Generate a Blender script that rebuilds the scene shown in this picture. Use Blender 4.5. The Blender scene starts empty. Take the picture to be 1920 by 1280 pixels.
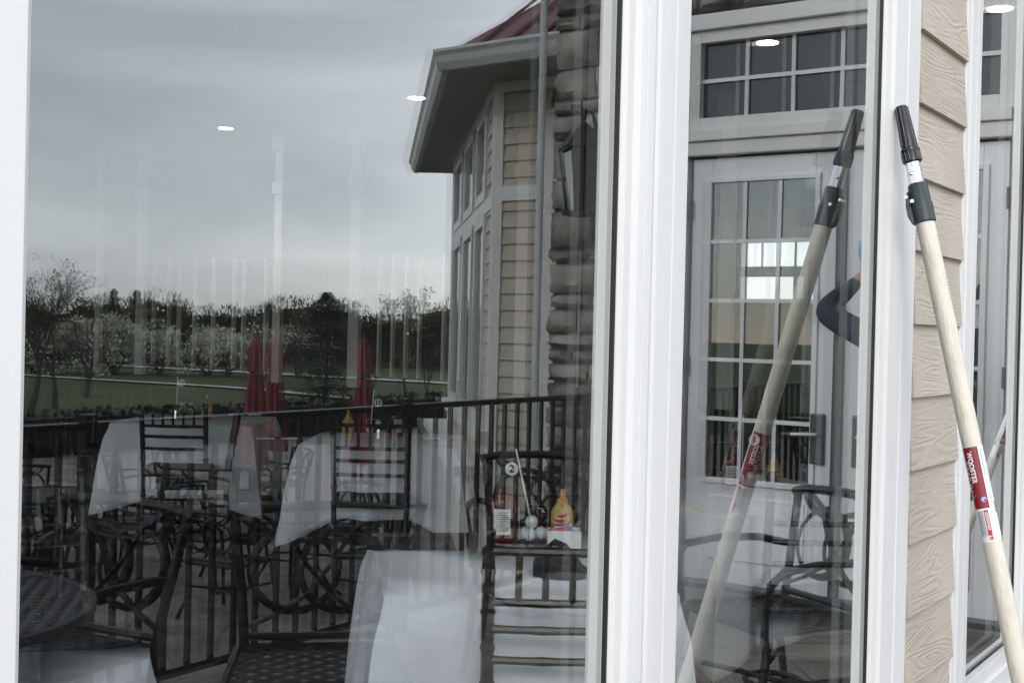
import bpy, bmesh, math, random
from math import sin, cos, pi, radians, sqrt, atan2, floor
from mathutils import Vector, Matrix
random.seed(7)
S = bpy.context.scene
COL = S.collection

# ------------------------------------------------------------------ camera
cd = bpy.data.cameras.new('camera'); cam = bpy.data.objects.new('camera', cd); COL.objects.link(cam)
S.camera = cam
cd.sensor_width = 36; cd.lens = 2350 / 1920 * 36; cd.clip_start = .02; cd.clip_end = 3000
yaw, pit, rho = radians(34.1), radians(-.5), radians(1.35)
fw = Vector((cos(yaw)*cos(pit), sin(yaw)*cos(pit), sin(pit)))
r0 = fw.cross(Vector((0, 0, 1))).normalized(); u0 = r0.cross(fw)
rr = r0*cos(rho) + u0*sin(rho); uu = u0*cos(rho) - r0*sin(rho)
M = Matrix((rr, uu, -fw)).transposed().to_4x4(); M.translation = Vector((0, -.7, 1.43))
cam.matrix_world = M

# ------------------------------------------------------------------ sky, sun, exposure
W = bpy.data.worlds.new('World'); S.world = W; W.use_nodes = True
nt = W.node_tree; nt.nodes.clear()
N = nt.nodes.new; L = nt.links.new
sky = N('ShaderNodeTexSky'); sky.sky_type = 'NISHITA'; sky.sun_disc = False
sky.sun_elevation = radians(29); sky.sun_rotation = radians(236); sky.air_density = 1.0; sky.dust_density = .3
tc = N('ShaderNodeTexCoord'); mp = N('ShaderNodeMapping'); mp.inputs['Scale'].default_value = (1.1, 1.5, 7)
mp.inputs['Rotation'].default_value = (radians(4), radians(3), 0)
n1 = N('ShaderNodeTexNoise'); n1.inputs['Scale'].default_value = 1.5; n1.inputs['Detail'].default_value = 7; n1.inputs['Roughness'].default_value = .5
n1.inputs['Distortion'].default_value = .5
cr = N('ShaderNodeValToRGB')
e = cr.color_ramp.elements
e[0].position = .28; e[0].color = (.74, .79, .90, 1); e[1].position = .75; e[1].color = (1.52, 1.55, 1.60, 1)
m1 = e.new(.52); m1.color = (1.12, 1.16, 1.23, 1)
L(tc.outputs['Generated'], mp.inputs['Vector']); L(mp.outputs[0], n1.inputs['Vector']); L(n1.outputs['Fac'], cr.inputs[0])
# the overcast is brighter low over the trees in the east than overhead in the west
sx = N('ShaderNodeSeparateXYZ'); L(tc.outputs['Generated'], sx.inputs[0])
gr = N('ShaderNodeMapRange'); gr.inputs[1].default_value = -.55; gr.inputs[2].default_value = .85
gr.inputs[3].default_value = .76; gr.inputs[4].default_value = 1.24
adx = N('ShaderNodeMath'); adx.operation = 'MULTIPLY_ADD'; adx.inputs[1].default_value = -.75
L(sx.outputs['Z'], adx.inputs[0]); L(sx.outputs['X'], adx.inputs[2])
L(adx.outputs[0], gr.inputs[0])
mu = N('ShaderNodeMixRGB'); mu.blend_type = 'MULTIPLY'; mu.inputs[0].default_value = 1
L(cr.outputs[0], mu.inputs[1]); L(gr.outputs[0], mu.inputs[2])
b1 = N('ShaderNodeBackground'); b1.inputs['Strength'].default_value = .05; L(sky.outputs[0], b1.inputs[0])
b2 = N('ShaderNodeBackground'); b2.inputs['Strength'].default_value = 1.25; L(mu.outputs[0], b2.inputs[0])
ad = N('ShaderNodeAddShader'); L(b1.outputs[0], ad.inputs[0]); L(b2.outputs[0], ad.inputs[1])
wo = N('ShaderNodeOutputWorld'); L(ad.outputs[0], wo.inputs[0])
sd = bpy.data.lights.new('sun', 'SUN'); sd.energy = 1.3; sd.angle = radians(18); sd.color = (1, .985, .96)
so = bpy.data.objects.new('sun', sd); COL.objects.link(so)
az, el = radians(214), radians(29)          # the sun stands behind the viewer, to the west
so.rotation_euler = Vector((cos(az)*cos(el), sin(az)*cos(el), sin(el))).to_track_quat('Z', 'Y').to_euler()
S.view_settings.view_transform = 'Standard'; S.view_settings.look = 'None'
S.view_settings.exposure = 0.34; S.view_settings.gamma = 1
S.cycles.max_bounces = 14; S.cycles.transparent_max_bounces = 16; S.cycles.glossy_bounces = 5
S.cycles.diffuse_bounces = 3; S.cycles.caustics_reflective = False; S.cycles.caustics_refractive = False
S.cycles.sample_clamp_indirect = 6

# ------------------------------------------------------------------ materials
MT = {}
def mat(name, col, rough=.6, metal=0, bump=0, bscale=60, bstretch=(1, 1, 1), var=0, vscale=6, spec=.5, col2=None, detail=6, emit=None, thr=None):
    if name in MT: return MT[name]
    m = bpy.data.materials.new(name); m.use_nodes = True; t = m.node_tree; b = t.nodes['Principled BSDF']
    b.inputs['Base Color'].default_value = (*col, 1); b.inputs['Roughness'].default_value = rough
    b.inputs['Metallic'].default_value = metal; b.inputs['Specular IOR Level'].default_value = spec
    tcn = t.nodes.new('ShaderNodeTexCoord')
    if var or col2:
        mpn = t.nodes.new('ShaderNodeMapping'); mpn.inputs['Scale'].default_value = bstretch
        nn = t.nodes.new('ShaderNodeTexNoise'); nn.inputs['Scale'].default_value = vscale; nn.inputs['Detail'].default_value = detail
        c2 = t.nodes.new('ShaderNodeValToRGB'); q = c2.color_ramp.elements
        cb = col2 or tuple(min(1, c*(1+var)) for c in col); ca = col if col2 else tuple(c*(1-var) for c in col)
        lo, hi = thr or (.35, .65)
        q[0].position = lo; q[0].color = (*ca, 1); q[1].position = hi; q[1].color = (*cb, 1)
        t.links.new(tcn.outputs['Object'], mpn.inputs[0]); t.links.new(mpn.outputs[0], nn.inputs['Vector'])
        t.links.new(nn.outputs['Fac'], c2.inputs[0]); t.links.new(c2.outputs[0], b.inputs['Base Color'])
    if bump:
        mp2 = t.nodes.new('ShaderNodeMapping'); mp2.inputs['Scale'].default_value = bstretch
        n2 = t.nodes.new('ShaderNodeTexNoise'); n2.inputs['Scale'].default_value = bscale; n2.inputs['Detail'].default_value = 6
        bp = t.nodes.new('ShaderNodeBump'); bp.inputs['Strength'].default_value = bump; bp.inputs['Distance'].default_value = .01
        t.links.new(tcn.outputs['Object'], mp2.inputs[0]); t.links.new(mp2.outputs[0], n2.inputs['Vector'])
        t.links.new(n2.outputs['Fac'], bp.inputs['Height']); t.links.new(bp.outputs[0], b.inputs['Normal'])
    if emit:
        b.inputs['Emission Color'].default_value = (*emit[:3], 1); b.inputs['Emission Strength'].default_value = emit[3]
    MT[name] = m; return m

VINYL = mat('white_vinyl', (.695, .685, .670), .45, bump=.06, bscale=300, var=.045, vscale=2.5, bstretch=(3, 3, .6))
TRIM = mat('white_trim', (.71, .70, .685), .5, bump=.05, bscale=200, var=.03, vscale=4)
GASK = mat('black_gasket', (.012, .012, .014), .5)
DOORW = mat('white_door_paint', (.78, .78, .80), .4, var=.03, vscale=2)
STONE = mat('grey_brown_stone', (.05, .047, .045), .85, col2=(.46, .42, .385), vscale=4, bump=.9, bscale=22, thr=(.3, .72))
MORTAR = mat('mortar', (.20, .19, .18), .9, bump=.4, bscale=60)
SOFFIT = mat('soffit_panel', (.30, .30, .29), .6, bump=.2, bscale=30)
GUTTER = mat('gutter_metal', (.58, .60, .60), .35, var=.05)
REDROOF = mat('red_metal_roof', (.13, .03, .035), .4, metal=.2, var=.2, vscale=2)
IRON = mat('cast_iron_bronze', (.018, .018, .019), .42, metal=.5, bump=.3, bscale=120, var=.3, vscale=30)
RAIL = mat('black_rail_paint', (.012, .012, .013), .4, metal=.3)
CHI = mat('dark_bamboo_wood', (.014, .011, .009), .35, col2=(.17, .125, .07), vscale=16, detail=8, thr=(.6, .78), bump=.2, bscale=40)
CUSH = mat('dark_cushion', (.018, .017, .017), .8, bump=.4, bscale=150, var=.3, vscale=20)
CLOTH = mat('white_tablecloth', (.84, .87, .91), .85, bump=.9, bscale=6, var=.05, vscale=3, spec=.2)
CARPET = mat('dark_carpet', (.028, .022, .02), .95, col2=(.05, .042, .036), vscale=8, spec=.1)
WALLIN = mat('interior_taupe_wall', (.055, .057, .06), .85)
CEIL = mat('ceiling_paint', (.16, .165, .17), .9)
PTRIM = mat('painted_panel_trim', (.58, .59, .60), .6)
LAMP = mat('downlight_glow', (1, 1, 1), .5, emit=(1, .96, .88, 26))
LAMPT = mat('downlight_trim', (.8, .8, .8), .5)
DARKGL = mat('dark_window_glass', (.03, .035, .04), .08, spec=.8)
WINGGL = mat('bay_window_glass', (.10, .115, .12), .06, spec=1.0)
FIB = mat('cream_fibreglass', (.64, .60, .50), .45, bump=.25, bscale=220, bstretch=(1, 1, .25), var=.07, vscale=90)
ALU = mat('aluminium', (.75, .76, .78), .28, metal=.9, var=.08, vscale=60, bstretch=(1, 1, .05))
BLKPL = mat('black_plastic', (.01, .01, .012), .25)
GRNPL = mat('dark_green_plastic', (.022, .038, .034), .4, bump=.15, bscale=300)
REDLB = mat('red_label', (.25, .012, .022), .18, var=.12, vscale=8)
WHTLB = mat('white_label', (.82, .82, .83), .3)
INK = mat('dark_ink', (.05, .05, .06), .5)
REDINK = mat('red_ink', (.45, .02, .03), .4)
BLUEINK = mat('pale_blue_ink', (.35, .5, .75), .4)
OUTINK = mat('cream_lettering', (.62, .6, .52), .4)
KETCH = mat('ketchup_plastic', (.10, .006, .008), .18)
MUST = mat('mustard_plastic', (.62, .40, .10), .35)
MUSTCAP = mat('yellow_cap', (.68, .36, .07), .4)
BALLM = mat('golf_ball', (.80, .82, .84), .25)
def dimple(m):
    t = m.node_tree; v = t.nodes.new('ShaderNodeTexVoronoi'); v.inputs['Scale'].default_value = 260
    tcn = t.nodes.new('ShaderNodeTexCoord'); bp = t.nodes.new('ShaderNodeBump'); bp.inputs['Strength'].default_value = .5; bp.inputs['Distance'].default_value = .001
    t.links.new(tcn.outputs['Object'], v.inputs['Vector']); t.links.new(v.outputs['Distance'], bp.inputs['Height'])
    t.links.new(bp.outputs[0], t.nodes['Principled BSDF'].inputs['Normal'])
dimple(BALLM)
FLAG = mat('dark_green_flag', (.006, .014, .010), .6)
BRASS = mat('dark_fixture_metal', (.02, .02, .022), .4, metal=.6)
UMBR = mat('red_canvas', (.24, .05, .068), .8, bump=.5, bscale=10, bstretch=(3, 3, .5), var=.25, vscale=6)
UPOLE = mat('umbrella_pole', (.05, .04, .035), .5)
GRASS = mat('mown_grass', (.07, .088, .042), .9, col2=(.11, .128, .068), vscale=.12, bump=.3, bscale=4, spec=.1)
PATH = mat('cart_path', (.50, .50, .47), .9)
HEDGE = mat('dark_hedge', (.010, .013, .008), .9)
BARK = mat('tree_bark', (.055, .046, .04), .95)
WOODS = mat('woodland_twigs', (.028, .027, .019), .95, col2=(.085, .078, .05), vscale=.09, spec=.05)
BUDS = mat('budding_leaves', (.06, .075, .025), .9, col2=(.12, .13, .06), vscale=.3)
BLOS = mat('white_blossom', (.38, .38, .32), .9, col2=(.72, .72, .62), vscale=.5, spec=.1)
CONI = mat('conifer_needles', (.010, .018, .012), .9, col2=(.035, .05, .03), vscale=.8)
SKIN = mat('skin', (.55, .33, .25), .5)
NAVY = mat('navy_fabric', (.022, .032, .052), .85, bump=.4, bscale=25)
TROUS = mat('grey_trousers', (.08, .08, .085), .85)
HAIR = mat('dark_hair', (.03, .022, .018), .7)
BLUEC = mat('pale_blue_cloth', (.22, .42, .68), .85)
SHOE = mat('black_shoe', (.015, .015, .015), .5)
NAPK = mat('cream_napkin', (.74, .66, .45), .8)
HANDLE = mat('grey_door_plate', (.10, .105, .105), .35, metal=.4)
LEVER = mat('satin_lever', (.66, .67, .66), .3, metal=.3)
CHROME = mat('chrome', (.8, .8, .8), .15, metal=1)
BLKCL = mat('black_napkin', (.012, .012, .014), .85)
BLIND = mat('white_blind', (.5, .5, .5), .8)

def mat_siding():
    m = bpy.data.materials.new('fibre_cement_siding'); m.use_nodes = True; t = m.node_tree; b = t.nodes['Principled BSDF']
    n = t.nodes.new; l = t.links.new
    b.inputs['Roughness'].default_value = .65
    tcn = n('ShaderNodeTexCoord')
    # every board has its own piece of grain: shift the coordinates by the course number
    sp = n('ShaderNodeSeparateXYZ'); l(tcn.outputs['Object'], sp.inputs[0])
    dv = n('ShaderNodeMath'); dv.operation = 'MULTIPLY_ADD'; dv.inputs[1].default_value = 1/.1343; dv.inputs[2].default_value = -6.848+.0; l(sp.outputs['Z'], dv.inputs[0])
    fl = n('ShaderNodeMath'); fl.operation = 'FLOOR'; l(dv.outputs[0], fl.inputs[0])
    ml = n('ShaderNodeMath'); ml.operation = 'MULTIPLY'; ml.inputs[1].default_value = 3.37; l(fl.outputs[0], ml.inputs[0])
    ax = n('ShaderNodeMath'); l(sp.outputs['X'], ax.inputs[0]); l(ml.outputs[0], ax.inputs[1])
    cb = n('ShaderNodeCombineXYZ'); l(ax.outputs[0], cb.inputs['X']); l(sp.outputs['Y'], cb.inputs['Y']); l(sp.outputs['Z'], cb.inputs['Z'])
    mpn = n('ShaderNodeMapping'); mpn.inputs['Scale'].default_value = (2.2, 2.2, 25); l(cb.outputs[0], mpn.inputs[0])
    no = n('ShaderNodeTexNoise'); no.inputs['Scale'].default_value = .8; no.inputs['Detail'].default_value = 1.5; no.inputs['Distortion'].default_value = .35; l(mpn.outputs[0], no.inputs['Vector'])
    m3 = n('ShaderNodeMath'); m3.operation = 'MULTIPLY'; m3.inputs[1].default_value = 85; l(no.outputs['Fac'], m3.inputs[0])
    sn = n('ShaderNodeMath'); sn.operation = 'SINE'; l(m3.outputs[0], sn.inputs[0])
    n2 = n('ShaderNodeTexNoise'); n2.inputs['Scale'].default_value = 60; n2.inputs['Detail'].default_value = 4
    mp2 = n('ShaderNodeMapping'); mp2.inputs['Scale'].default_value = (1, 1, 3); l(cb.outputs[0], mp2.inputs[0]); l(mp2.outputs[0], n2.inputs['Vector'])
    n4 = n('ShaderNodeTexNoise'); n4.inputs['Scale'].default_value = 9; n4.inputs['Detail'].default_value = 2; l(cb.outputs[0], n4.inputs['Vector'])
    r4 = n('ShaderNodeMapRange'); r4.inputs[1].default_value = .4; r4.inputs[2].default_value = .62; l(n4.outputs['Fac'], r4.inputs[0])
    mm = n('ShaderNodeMath'); mm.operation = 'MULTIPLY'; l(sn.outputs[0], mm.inputs[0]); l(r4.outputs[0], mm.inputs[1])
    a = n('ShaderNodeMath'); a.operation = 'MULTIPLY_ADD'; a.inputs[1].default_value = 2.2; l(n2.outputs['Fac'], a.inputs[0]); l(mm.outputs[0], a.inputs[2])
    bp = n('ShaderNodeBump'); bp.inputs['Strength'].default_value = .36; bp.inputs['Distance'].default_value = .0020
    l(a.outputs[0], bp.inputs['Height']); l(bp.outputs[0], b.inputs['Normal'])
    n5 = n('ShaderNodeTexNoise'); n5.inputs['Scale'].default_value = 3; n5.inputs['Detail'].default_value = 5; l(cb.outputs[0], n5.inputs['Vector'])
    c = n('ShaderNodeValToRGB'); c.color_ramp.elements[0].color = (.44, .385, .315, 1); c.color_ramp.elements[1].color = (.51, .455, .38, 1)
    c.color_ramp.elements[0].position = .35; c.color_ramp.elements[1].position = .65
    l(n5.outputs['Fac'], c.inputs[0]); l(c.outputs[0], b.inputs['Base Color'])
    return m
SIDING = mat_siding()

def mat_glass(name='window_glass', k=1.0, base=.112):
    # window glass: Schlick reflection of a two-sided pane over clear transmission
    m = bpy.data.materials.new(name); m.use_nodes = True; t = m.node_tree; t.nodes.clear(); n = t.nodes.new; l = t.links.new
    ge = n('ShaderNodeNewGeometry'); dt = n('ShaderNodeVectorMath'); dt.operation = 'DOT_PRODUCT'
    l(ge.outputs['Incoming'], dt.inputs[0]); l(ge.outputs['Normal'], dt.inputs[1])
    ab = n('ShaderNodeMath'); ab.operation = 'ABSOLUTE'; l(dt.outputs['Value'], ab.inputs[0])
    om = n('ShaderNodeMath'); om.operation = 'SUBTRACT'; om.inputs[0].default_value = 1; l(ab.outputs[0], om.inputs[1])
    pw = n('ShaderNodeMath'); pw.operation = 'POWER'; pw.inputs[1].default_value = 3.6; l(om.outputs[0], pw.inputs[0])
    f = n('ShaderNodeMath'); f.operation = 'MULTIPLY_ADD'; f.inputs[1].default_value = .85*k; f.inputs[2].default_value = base; f.use_clamp = True; l(pw.outputs[0], f.inputs[0])
    tr = n('ShaderNodeBsdfTransparent'); tr.inputs[0].default_value = (.975, .985, .98, 1)
    gl = n('ShaderNodeBsdfGlossy'); gl.inputs['Roughness'].default_value = 0
    tcn = n('ShaderNodeTexCoord'); nz = n('ShaderNodeTexNoise'); nz.inputs['Scale'].default_value = 4; nz.inputs['Detail'].default_value = 0; bp = n('ShaderNodeBump'); bp.inputs['Distance'].default_value = .00015; bp.inputs['Strength'].default_value = .5
    l(tcn.outputs['Object'], nz.inputs['Vector']); l(nz.outputs['Fac'], bp.inputs['Height']); l(bp.outputs[0], gl.inputs['Normal']); gl.inputs['Color'].default_value = (.97, 1, .99, 1)
    mx = n('ShaderNodeMixShader'); l(f.outputs[0], mx.inputs[0]); l(tr.outputs[0], mx.inputs[1]); l(gl.outputs[0], mx.inputs[2])
    o = n('ShaderNodeOutputMaterial'); l(mx.outputs[0], o.inputs[0]); return m
GLASS = mat_glass('window_glass', .92, .155)
GLASS2 = mat_glass('inner_window_glass', .55, .045)
def mat_clear():
    m = bpy.data.materials.new('clear_inner_face'); m.use_nodes = True; t = m.node_tree; t.nodes.clear()
    tr = t.nodes.new('ShaderNodeBsdfTransparent'); o = t.nodes.new('ShaderNodeOutputMaterial'); t.links.new(tr.outputs[0], o.inputs[0]); return m
CLEAR = mat_clear()

def mat_patio():
    m = bpy.data.materials.new('stamped_flagstone'); m.use_nodes = True; t = m.node_tree; b = t.nodes['Principled BSDF']; n = t.nodes.new; l = t.links.new
    b.inputs['Roughness'].default_value = .8
    tcn = n('ShaderNodeTexCoord'); v = n('ShaderNodeTexVoronoi'); v.feature = 'DISTANCE_TO_EDGE'; v.inputs['Scale'].default_value = 2.2
    no = n('ShaderNodeTexNoise'); no.inputs['Scale'].default_value = 3; no.inputs['Detail'].default_value = 8
    l(tcn.outputs['Object'], v.inputs['Vector']); l(tcn.outputs['Object'], no.inputs['Vector'])
    c = n('ShaderNodeValToRGB'); c.color_ramp.elements[0].color = (.15, .13, .115, 1); c.color_ramp.elements[1].color = (.30, .27, .24, 1)
    c.color_ramp.elements[0].position = .35; c.color_ramp.elements[1].position = .65
    l(no.outputs['Fac'], c.inputs[0])
    lt = n('ShaderNodeMapRange'); lt.inputs[1].default_value = 0; lt.inputs[2].default_value = .03; lt.inputs[3].default_value = .45; lt.inputs[4].default_value = 1; l(v.outputs[0], lt.inputs[0])
    mx = n('ShaderNodeMixRGB'); mx.blend_type = 'MULTIPLY'; mx.inputs[0].default_value = 1; l(c.outputs[0], mx.inputs[1]); l(lt.outputs[0], mx.inputs[2]); l(mx.outputs[0], b.inputs['Base Color'])
    bp = n('ShaderNodeBump'); bp.inputs['Distance'].default_value = .01; bp.inputs['Strength'].default_value = .6; l(lt.outputs[0], bp.inputs['Height']); l(bp.outputs[0], b.inputs['Normal'])
    return m
PATIO = mat_patio()

# ------------------------------------------------------------------ mesh helpers
class MB:
    def __init__(s): s.v = []; s.f = []; s.mi = []
    def add(s, vs, fs, mi=0):
        o = len(s.v); s.v += [tuple(p) for p in vs]; s.f += [tuple(i+o for i in f) for f in fs]; s.mi += [mi]*len(fs); return s
    def box(s, a, b, mi=0, M=None):
        x0, y0, z0 = a; x1, y1, z1 = b
        vs = [Vector(p) for p in ((x0,y0,z0),(x1,y0,z0),(x1,y1,z0),(x0,y1,z0),(x0,y0,z1),(x1,y0,z1),(x1,y1,z1),(x0,y1,z1))]
        if M: vs = [M @ p for p in vs]
        return s.add(vs, [(0,3,2,1),(4,5,6,7),(0,1,5,4),(1,2,6,5),(2,3,7,6),(3,0,4,7)], mi)
    def tube(s, pts, r, n=8, cap=True, mi=0, flat=None):
        pts = [Vector(p) for p in pts]; rs = r if isinstance(r, (list, tuple)) else [r]*len(pts)
        rings = []; prev = None
        for i, p in enumerate(pts):
            d = (pts[min(i+1, len(pts)-1)] - pts[max(i-1, 0)])
            if d.length < 1e-9: d = Vector((0, 0, 1))
            d.normalize()
            if prev is None:
                a = d.cross(Vector((0, 0, 1)));
                if a.length < .1: a = d.cross(Vector((0, 1, 0)))
            else: a = prev - d*prev.dot(d)
            a.normalize(); prev = a; b = d.cross(a)
            fx = flat or (1, 1)
            rings.append([p + a*rs[i]*fx[0]*cos(2*pi*k/n) + b*rs[i]*fx[1]*sin(2*pi*k/n) for k in range(n)])
        vs = [q for g in rings for q in g]; fs = []
        for i in range(len(pts)-1):
            for k in range(n):
                k2 = (k+1) % n; fs.append((i*n+k, i*n+k2, (i+1)*n+k2, (i+1)*n+k))
        if cap: fs += [tuple(range(n-1, -1, -1)), tuple((len(pts)-1)*n + k for k in range(n))]
        return s.add(vs, fs, mi)
    def lathe(s, prof, c=(0, 0, 0), n=24, mi=0, sx=1, sy=1, M=None):
        vs = []; fs = []
        for (r, z) in prof:
            for k in range(n):
                p = Vector((c[0]+r*sx*cos(2*pi*k/n), c[1]+r*sy*sin(2*pi*k/n), c[2]+z)); vs.append(M @ p if M else p)
        for i in range(len(prof)-1):
            for k in range(n):
                k2 = (k+1) % n; fs.append((i*n+k, i*n+k2, (i+1)*n+k2, (i+1)*n+k))
        fs += [tuple(range(n-1, -1, -1)), tuple((len(prof)-1)*n + k for k in range(n))]
        return s.add(vs, fs, mi)
    def prism(s, prof, z0, z1, mi=0):          # prof: (x,y) outline, extruded up
        n = len(prof); vs = [(x, y, z0) for x, y in prof] + [(x, y, z1) for x, y in prof]
        return s.add(vs, [tuple(range(n-1, -1, -1)), tuple(range(n, 2*n))] + [(i, (i+1) % n, n+(i+1) % n, n+i) for i in range(n)], mi)
    def sphere(s, c, r, n=16, m=10, mi=0, sc=(1, 1, 1)):
        return s.lathe([(max(1e-4, r*sin(pi*i/m)), -r*cos(pi*i/m)*sc[2]) for i in range(m+1)], c, n, mi, sc[0], sc[1])
    def build(s, name, m, parent=None, smooth=False, bevel=0, ang=40, loc=None):
        me = bpy.data.meshes.new(name); me.from_pydata(s.v, [], s.f)
        for q in (m if isinstance(m, (list, tuple)) else [m]): me.materials.append(q)
        if any(s.mi): me.polygons.foreach_set('material_index', s.mi)
        if smooth:
            me.polygons.foreach_set('use_smooth', [True]*len(me.polygons))
        me.update(); o = bpy.data.objects.new(name, me); COL.objects.link(o)
        if bevel:
            md = o.modifiers.new('b', 'BEVEL'); md.width = bevel; md.segments = 2; md.limit_method = 'ANGLE'; md.angle_limit = radians(30)
        if parent: o.parent = parent
        if loc: o.location = loc
        if smooth:
            try: me.set_sharp_from_angle(angle=radians(ang))
            except Exception: pass
        return o
def tag(o, label=None, cat=None, group=None, kind=None):
    if label: o['label'] = label
    if cat: o['category'] = cat
    if group: o['group'] = group
    if kind: o['kind'] = kind
    return o
def empty(name, loc=(0, 0, 0), rz=0, label=None, cat=None, group=None):
    o = bpy.data.objects.new(name, None); COL.objects.link(o); o.location = loc; o.rotation_euler = (0, 0, rz)
    o.empty_display_size = .1
    return tag(o, label, cat, group)
def kids(o): return [c for c in COL.objects if c.parent == o]
def copy_tree(o, parent=None):
    c = o.copy(); COL.objects.link(c); c.parent = parent
    for ch in list(kids(o)): copy_tree(ch, c)
    return c
def text_mb(txt, size, bold=0, ital=0, spacing=1):
    cu = bpy.data.curves.new('t', 'FONT'); cu.body = txt; cu.size = size; cu.align_x = 'CENTER'; cu.align_y = 'CENTER'
    cu.offset = bold; cu.shear = ital; cu.space_character = spacing; cu.resolution_u = 4
    ob = bpy.data.objects.new('t', cu); COL.objects.link(ob)
    bpy.context.view_layer.update()
    me = bpy.data.meshes.new_from_object(ob.evaluated_get(bpy.context.evaluated_depsgraph_get()))
    vs = [v.co.copy() for v in me.vertices]; fs = [tuple(p.vertices) for p in me.polygons]
    bpy.data.objects.remove(ob); bpy.data.curves.remove(cu); bpy.data.meshes.remove(me)
    return vs, fs

# ================================================================== SETTING
def sheet(name, x0, x1, y0, y1, z0, z1, m):
    return tag(MB().box((x0, y0, z0), (x1, y1, z1)).build(name, m), kind='structure')
sheet('terrace_deck', -9, 6.58, -3.15, -.02, -.12, 0, PATIO)
sheet('patio', -14, 26, -18.2, -3.16, -1.05, -.9, PATIO)
# terrain: one sheet that falls away from the clubhouse to the golf course
def ground():
    mb = MB(); xs = [-900, -400, -150, -60, -14, 10, 26, 40, 60, 80, 110, 160, 240, 420, 1000]
    ys = [-1200, -600, -320, -220, -160, -120, -90, -70, -55, -40, -30, -22, -10, 0, 20, 60, 400]
    def h(x, y):
        d = max(-y-16.5, x-26, 0); t = min(1, d/48.); base = -1.06 - 3.44*(t*t*(3-2*t))
        return base + .25*sin(x*.045+1)*cos(y*.05)*min(1, d/60)
    import itertools
    X = []; 
    for a, b in zip(xs[:-1], xs[1:]): X += [a+(b-a)*k/6 for k in range(6)]
    X.append(xs[-1]); Y = []
    for a, b in zip(ys[:-1], ys[1:]): Y += [a+(b-a)*k/6 for k in range(6)]
    Y.append(ys[-1]); nx = len(X)
    vs = [(x, y, h(x, y)) for y in Y for x in X]
    fs = [(j*nx+i, j*nx+i+1, (j+1)*nx+i+1, (j+1)*nx+i) for j in range(len(Y)-1) for i in range(nx-1)]
    mb.add(vs, fs); tag(mb.build('ground', GRASS, smooth=True), kind='structure'); return h
gh = ground()
def path(pts, w, name='cart_path'):
    mb = MB(); P = []
    for (a, b) in zip(pts[:-1], pts[1:]):
        for k in range(10): P.append((a[0]+(b[0]-a[0])*k/10, a[1]+(b[1]-a[1])*k/10))
    P.append(pts[-1]); vs = []; fs = []
    for i, p in enumerate(P):
        q = P[min(i+1, len(P)-1)]; o = P[max(i-1, 0)]; d = Vector((q[0]-o[0], q[1]-o[1])).normalized(); n = Vector((-d.y, d.x))
        for s in (-1, 1):
            x, y = p[0]+n.x*w*s, p[1]+n.y*w*s; vs.append((x, y, gh(x, y)+.16))
    for i in range(len(P)-1): fs.append((2*i, 2*i+1, 2*i+3, 2*i+2))
    mb.add(vs, fs); tag(mb.build(name, PATH), kind='structure')
path([(112, -260), (108, -150), (109, -107), (106, -79), (96, -55), (80, -38)], 1.9)
path([(88, -170), (82, -113), (79, -84), (74, -63), (64, -48)], .8)

# dining-room shell
ZC = 3.3
sheet('floor', -4, 14.2, .035, 12.9, -.1, 0, CARPET)
sheet('wing_floor', 6.81, 14.2, -3.3, .03, -.1, 0, CARPET)
tag(MB().prism([(8.5, -3.301), (8.5, -5.13), (13.1, -9.1), (13.1, -3.301)], -.1, -.002).build('bay_floor', CARPET), kind='structure')
sheet('ceiling', -4, 14.2, .036, 12.9, ZC, ZC+.2, CEIL)
sheet('wing_ceiling', 6.75, 14.2, -3.4, .14, ZC+.4, ZC+.6, CEIL)
wb = MB()
wb.box((9.0, .16, 0), (9.12, 12.9, ZC))
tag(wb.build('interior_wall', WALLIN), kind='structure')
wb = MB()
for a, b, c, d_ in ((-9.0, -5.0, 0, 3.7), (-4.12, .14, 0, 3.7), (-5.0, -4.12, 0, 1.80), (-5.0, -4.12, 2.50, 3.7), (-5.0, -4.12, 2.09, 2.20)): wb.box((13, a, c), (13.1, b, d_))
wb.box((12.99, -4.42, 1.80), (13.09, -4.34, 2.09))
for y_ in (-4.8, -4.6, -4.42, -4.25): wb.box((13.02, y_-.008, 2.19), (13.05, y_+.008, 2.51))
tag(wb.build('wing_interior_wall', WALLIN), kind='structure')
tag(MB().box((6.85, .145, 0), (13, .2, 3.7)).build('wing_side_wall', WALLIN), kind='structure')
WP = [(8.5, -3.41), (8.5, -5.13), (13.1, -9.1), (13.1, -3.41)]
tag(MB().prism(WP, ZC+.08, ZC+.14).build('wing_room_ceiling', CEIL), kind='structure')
wb = MB(); wb.box((-4, 12.9, 0), (9.2, 13.02, ZC)); tag(wb.build('back_wall', WALLIN), kind='structure')
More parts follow.
